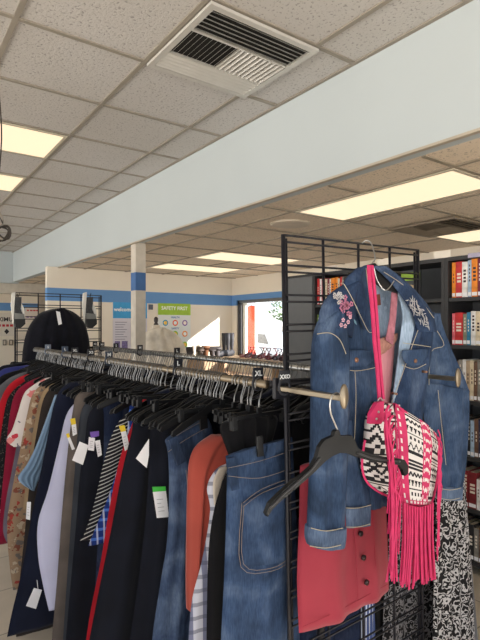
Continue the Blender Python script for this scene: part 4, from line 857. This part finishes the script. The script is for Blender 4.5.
# collar: stand, the two leaves folded out
jp('left_collar', [(357, 268), (346, 278), (344, 286), (352, 302), (364, 330)], [(366, 265), (367, 278), (369, 290), (372, 306), (375, 330)], .978, JD2, .007, .003, 1, 13, .006)
jp('right_collar', [(372, 266), (384, 276), (398, 292), (411, 312), (418, 332)], [(386, 267), (404, 280), (420, 296), (432, 312), (437, 332)], .985, JD2, .008, .003, 1, 14, .006)
jp('collar_stand', [(357, 268), (356, 280)], [(386, 267), (389, 278)], 1.035, JD2, .008, .001, 1, 2)
for pts, Y in (([(344, 284), (352, 298), (362, 319), (369, 332), (374, 331)], .958), ([(366, 268), (368, 285), (372, 315), (375, 330)], .966), ([(418, 330), (410, 352), (401, 378), (392, 402), (391, 412)], .975),
               ([(326, 348), (350, 353), (378, 352)], .985), ([(336, 366), (355, 371), (378, 367)], .978), ([(403, 343), (418, 345), (431, 347)], .975), ([(402, 365), (414, 369), (426, 364)], .975), ([(434, 326), (444, 345), (431, 352), (429, 385)], 1.03),
               ([(311, 528), (326, 531), (343, 528)], .942), ([(310, 546), (326, 548), (341, 545)], .942), ([(346, 508), (358, 508), (371, 505)], .962), ([(346, 527), (358, 527), (370, 524)], .962), ([(438, 488), (450, 490), (461, 488)], 1.018), ([(439, 498), (450, 500), (460, 498)], 1.018),
               ([(317, 334), (330, 333), (340, 340), (346, 354)], .950), ([(384, 272), (402, 284), (420, 300), (434, 318)], .972), ([(438, 390), (441, 420), (446, 465)], 1.02), ([(355, 372), (356, 400), (354, 450)], .975)):
    seam('stitching', pts, Y, THREAD, J, .0011)
def pocket(L, R, Y, btn):
    o = jp('pocket_flap', L, R, Y, JD, .004, .001, 1, 2)
    p = W(btn[0], btn[1], Y - .006); MB().tube([p, p + Vector((0, .004, 0))], .007, 14).build('brass_button', plain('copper', (150, 112, 92), .4, .6), o)
pocket([(337, 350), (338, 358), (344, 366)], [(374, 350), (375, 358), (366, 367)], .975, (357, 360)); pocket([(402, 350), (402, 358), (408, 366)], [(428, 349), (427, 356), (420, 365)], .975, (416, 361))
for px, py in ((397, 394), (427, 372)):
    p = W(px, py, .97); MB().tube([p, p + Vector((0, .02, 0))], .004, 12).build('shank_button', plain('copper', (0, 0, 0)), J)
MB().prism(pl([(374, 295), (380, 294), (381, 305), (375, 306)], 1.04), (0, .002, 0)).build('leather_label', plain('leather_brown', (110, 60, 48), .6), J)
def flowers(spots, Y, mt, seed, s=.0075, nm='embroidered_flower'):
    rn = random.Random(seed)
    for px, py in spots:
        c = W(px, py, Y); mb = MB(); a0 = rn.uniform(0, 1)
        for k in range(5):
            a_ = a0 + k * 1.2566; q = c + Vector((s * math.cos(a_), 0, s * math.sin(a_)))
            mb.prism([q + Vector((s * .55 * math.cos(w_), 0, s * .55 * math.sin(w_))) for w_ in [i * math.pi / 3 for i in range(6)]], (0, -.0015, 0))
        mb.build(nm, mt, J)
TW = plain('thread_white', (184, 182, 184), .8); TP = plain('thread_pink', (178, 112, 140), .8); TP2 = plain('thread_pale_pink', (216, 170, 186), .8)
_r = random.Random(21)
flowers([(337 + _r.gauss(0, 3.6), 297 + _r.gauss(0, 3.2)) for _ in range(11)], .952, TW, 1, .0036)
flowers([(345 + _r.gauss(0, 3.0), 306 + _r.gauss(0, 5.0)) for _ in range(13)], .952, TP, 2, .0052)
flowers([(343, 320), (348, 322), (345, 326), (350, 317), (341, 325)], .950, TP2, 3, .0042)
flowers([(372 + 12 * ((i * 7) % 5) / 5 + 6, 296 + i * 3) for i in range(6)], 1.045, plain('thread_pale_blue', (166, 188, 212), .8), 4, .004)
mb = MB(); rn = random.Random(5)
for i in range(52):
    u = i / 51; c = W(410 + 20 * u + rn.uniform(-4, 4), 300 + 27 * u + rn.uniform(-4, 3), .970); a_ = rn.uniform(-1.8, .3); d_ = Vector((math.cos(a_), 0, math.sin(a_))) * .011; n_ = Vector((-d_.z, 0, d_.x)) * .15
    mb.prism([c - d_, c + n_, c + d_, c - n_], (0, -.0015, 0))
mb.build('embroidered_leaves', TW, J)
mb = MB()
for px, py, a_ in ((352, 303, .6), (356, 307, 2.4), (350, 309, 1.2), (355, 322, 2.2)):
    c = W(px, py, .972); d_ = Vector((math.cos(a_), 0, math.sin(a_))) * .010; n_ = Vector((-d_.z, 0, d_.x)) * .35; mb.prism([c - d_, c + n_, c + d_, c - n_], (0, -.0015, 0))
mb.build('embroidered_leaves', plain('thread_blue_green', (110, 150, 170), .8), J)
# the hanger inside the jacket, hooked on the grid's top wire
t = thing('clothes_hanger', 'black hanger with steel hook holding the denim jacket on the grid', 'hanger', tuple(W(365, 242, 1.09)))
a_ = [W(362, 243, 1.095), W(366, 240.5, 1.09), W(371, 243, 1.08), W(374, 252, 1.06), W(375, 259, 1.03), W(372, 264, 1.02), W(372, 272, 1.02)]
MB().tube(crom(a_, 4), .0022, 6).build('hook', STEEL, t)
MB().prism(pl([(368, 265), (375, 263), (385, 272), (400, 288), (398, 293), (384, 288), (374, 280), (366, 290), (362, 288)], .99), (0, .012, 0)).build('body', BLACKP, t)
MB().tube(crom(pl([(374, 268), (377, 280), (384, 290), (389, 288), (394, 281)], .965), 4), .0016, 5).build('clip_wire', STEEL, t)
# pink camisole under the jacket
t = thing('camisole', 'dusty pink camisole with lace band showing inside the open jacket', 'camisole', tuple(W(382, 300, 1.03)))
PK = fabric('dusty_pink', (204, 140, 150), .1, 5); PL_ = fabric('lace_tan', (170, 124, 112), .3, 60)
sheet_mb(pl([(376, 344), (372, 370), (372, 400), (376, 430)], 1.03), pl([(395, 338), (393, 370), (390, 400), (388, 430)], 1.03), .006, .004, 2, 2).build('cloth', PK, t)
sheet_mb(pl([(372, 341), (373, 352), (378, 357)], 1.02), pl([(398, 333), (397, 340), (393, 345)], 1.02), .005, .002, 3, 2).build('lace_band', PL_, t)
MB().prism(pl([(392, 292), (398, 292), (396, 320), (393, 345), (386, 340), (390, 318)], 1.005), (0, .003, 0)).build('strap', fabric('strap_mauve', (168, 108, 122), .3, 50), t)
# ---------------------------------------------------------------- fringed pink bag
B = thing('fringed_bag', 'hot pink fringed crossbody bag with black and white tribal weave', 'bag', tuple(W(400, 410, .93)))
HP = plain('hot_pink_suede', (200, 46, 100), .7, var=.12, scale=30); WHW = plain('weave_white', (222, 218, 216), .8); BKW = plain('weave_black', (26, 26, 32), .8)
def tri(x): return abs((x % 1) - .5) * 2
def band(u, v):
    """0..1 across a woven band, v down it: rows of motifs"""
    q = v * 11; r = int(q); f = q - r; k = r % 6
    if k == 0: return 2 if (f < .22 or f > .78 or abs(f - .5) < .1) else 1
    if k == 1: return 2 if abs(f - .5 - .28 * (tri(u * 4) - .5)) < .17 else 1
    if k == 2: return 2 if (tri(u * 4) * .9 > f and f > .12) else 1
    if k == 3: return 2 if (f < .15 or (int(u * 8) % 2 and .35 < f < .75)) else 1
    if k == 4: return 2 if abs(f - tri(u * 3) * .8 - .1) < .16 else 1
    return 2 if f < .35 else 1
def flap_col(u, v):
    if v > .93: return 1 if (.945 < v < .975 and int(u * 22) % 2) else 0
    if u < .07: return 1 if (.02 < u < .055 and int(v * 24) % 2) else 0
    if u > .95: return 1 if int(v * 22) % 2 and u < .985 else 0
    if .14 < u < .44: return band((u - .14) / .30, v)
    if .66 < u < .93: return band((u - .66) / .27, v + .12)
    if .46 < u < .64:
        w_ = (u - .46) / .18; f = (v * 9) % 1
        if w_ < .16 or w_ > .84: return 1 if int(v * 22) % 2 else 0
        return 1 if (abs(f - .25 - .6 * abs(w_ - .5)) < .17 and .22 < w_ < .78) else 0
    return 0
sheet_mb(pl([(394, 404), (397, 425), (399, 450), (400, 478), (403, 503)], .925), pl([(436, 434), (440, 450), (438, 468), (435, 486), (430, 504)], .925), .010, .0, 1, 1, .012, cols=80, sub=22, grow=False, colfn=flap_col).build('front_flap', [HP, WHW, BKW], B)
def side_col(u, v):
    q = v * 13; r = int(q); f = q - r; k = r % 4
    if k == 0: return 2 if abs(f - tri(u * 4)) < .28 else 1
    if k == 1: return 2 if (int(u * 10 + (f > .5)) % 2) else 1
    if k == 2: return 2 if f < .3 or abs(f - .65) < .1 else 1
    return 2 if abs(tri(u * 4.5) - f) < .26 or (f > .85) else 1
sheet_mb(pl([(378, 402), (368, 418), (365, 445), (362, 464), (367, 480), (381, 492)], .955), pl([(396, 404), (400, 420), (404, 445), (404, 464), (402, 485), (400, 498)], .955), .030, .0, 1, 1, 0, cols=40, sub=12, grow=False, colfn=side_col).build('body', [HP, WHW, BKW], B)
MB().prism(pl([(377, 403), (384, 401), (384, 420), (381, 424), (370, 424), (371, 414)], .90), (0, .012, 0)).build('corner_patch', HP, B)
for px, py in ((379, 412), (377, 419)):
    p = W(px, py, .898); MB().tube([p, p + Vector((0, .006, 0))], .0035, 10).build('rivet', STEEL, B)
MB().tube(crom(pl([(365, 440), (362, 464), (367, 482), (383, 494), (400, 499)], .905), 4), .0032, 8).build('side_piping', HP, B)
MB().tube(crom(pl([(394, 403), (404, 411), (418, 420), (430, 429), (439, 443), (438.5, 468), (431, 504), (412, 506), (402, 502), (399, 470), (396, 430)], .912), 4), .0034, 8, closed=True).build('flap_piping', HP, B)
p = W(380, 402, .92)
MB().tube([p + Vector((.010 * math.cos(q), 0, .012 * math.sin(q))) for q in [i * math.pi / 6 for i in range(12)]], .0018, 6, closed=True).build('strap_ring', STEEL, B)
def strap(pts, w_):
    P = crom(pl(pts, .925), 6); L = [q - Vector((w_, 0, 0)) for q in P]; R = [q + Vector((w_, 0, 0)) for q in P]
    mb = MB(); n = len(P); mb.add([*L, *R, *[q + Vector((0, .004, 0)) for q in L], *[q + Vector((0, .004, 0)) for q in R]], [f for i in range(n - 1) for f in ((i, n + i, n + i + 1, i + 1), (2 * n + i, 2 * n + i + 1, 3 * n + i + 1, 3 * n + i), (i, i + 1, 2 * n + i + 1, 2 * n + i), (n + i, 3 * n + i, 3 * n + i + 1, n + i + 1))])
    mb.build('shoulder_strap', HP, B)
strap([(369.5, 265), (370.5, 285), (373, 310), (375, 340), (378, 370), (380, 400)], .0062)
strap([(372.5, 265), (375, 290), (377.5, 320), (379.5, 350), (382, 380), (384, 399)], .0052)
rn = random.Random(12)
for k in range(36):
    u = k / 35; px = 403 + 30 * u; y0 = 500 + 5 * math.sin(u * 3); yb = 586 - 9 * u * u + rn.uniform(-5, 4); dx = rn.uniform(-2.5, 2.5); YY = .905 - .007 * (k % 3)
    P = crom(pl([(px, y0 + 2), (px + dx * .4 + rn.uniform(-1, 1), (y0 + yb) / 2), (px + dx - 1 + 5 * (u - .4) , yb)], YY), 4)
    mb = MB(); wd = rn.uniform(.0038, .0054)
    mb.tube(P, [wd] * len(P), 5, flat=.4).build('fringe_strand', HP, B)
for k in range(30):
    u = k / 29; y0 = 405 + 85 * rn.random() ** 1.4; px = 390 + (y0 - 405) * .12 + rn.uniform(-2, 3); yb = 470 + 115 * rn.random() ** .5; xe = 386 + 16 * rn.random()
    P = crom(pl([(px, y0), (px - 3 + rn.uniform(-3, 2), y0 + 14), ((px + xe) / 2, (y0 + yb) / 2), (xe, yb)], .875 - .006 * (k % 4)), 4)
    MB().tube(P, rn.uniform(.0028, .004), 5, flat=.45).build('fringe_strand', HP, B)
for k in range(9):
    y0 = 430 + 7 * k; P = crom(pl([(438, y0), (441 + rn.uniform(-1, 1), y0 + 8), (439 + rn.uniform(-1, 2), y0 + 24), (438 + rn.uniform(-2, 2), min(585, y0 + 75))], .89), 4); MB().tube(P, .0025, 5, flat=.5).build('fringe_strand', HP, B)
# ---------------------------------------------------------------- empty hanger on the near arm
Yh = .865
t = thing('empty_hanger', 'large empty black plastic hanger hooked over the metal arm', 'hanger', tuple(W(337, 397, Yh)))
hk = pl([(341, 399), (340, 394.5), (336, 393), (332, 396), (330, 404), (331, 414), (335, 424), (338, 432)], .871)
MB().tube(crom(hk, 5), .0022, 6).build('hook', STEEL, t)
out = [(337, 430), (339, 430), (341, 436), (352, 435.5), (355, 440), (358, 448), (365, 452), (375, 455), (388, 457.5), (399, 458.5), (405, 460), (408.5, 466), (408, 474), (405, 476), (403, 470), (399, 465), (388, 464), (372, 461.5), (358, 457.5), (348, 453.5), (340, 453), (333, 456), (326, 461), (316, 471), (305, 481), (292, 492), (280, 502), (272, 510), (268, 517), (266.5, 514), (270, 504), (280, 494), (292, 483), (303, 475), (312, 467), (317, 458), (320, 447), (325, 440), (334, 436), (335, 432)]
MB().prism(pl(out, Yh), (0, .012, 0)).build('body', BLACKP, t)
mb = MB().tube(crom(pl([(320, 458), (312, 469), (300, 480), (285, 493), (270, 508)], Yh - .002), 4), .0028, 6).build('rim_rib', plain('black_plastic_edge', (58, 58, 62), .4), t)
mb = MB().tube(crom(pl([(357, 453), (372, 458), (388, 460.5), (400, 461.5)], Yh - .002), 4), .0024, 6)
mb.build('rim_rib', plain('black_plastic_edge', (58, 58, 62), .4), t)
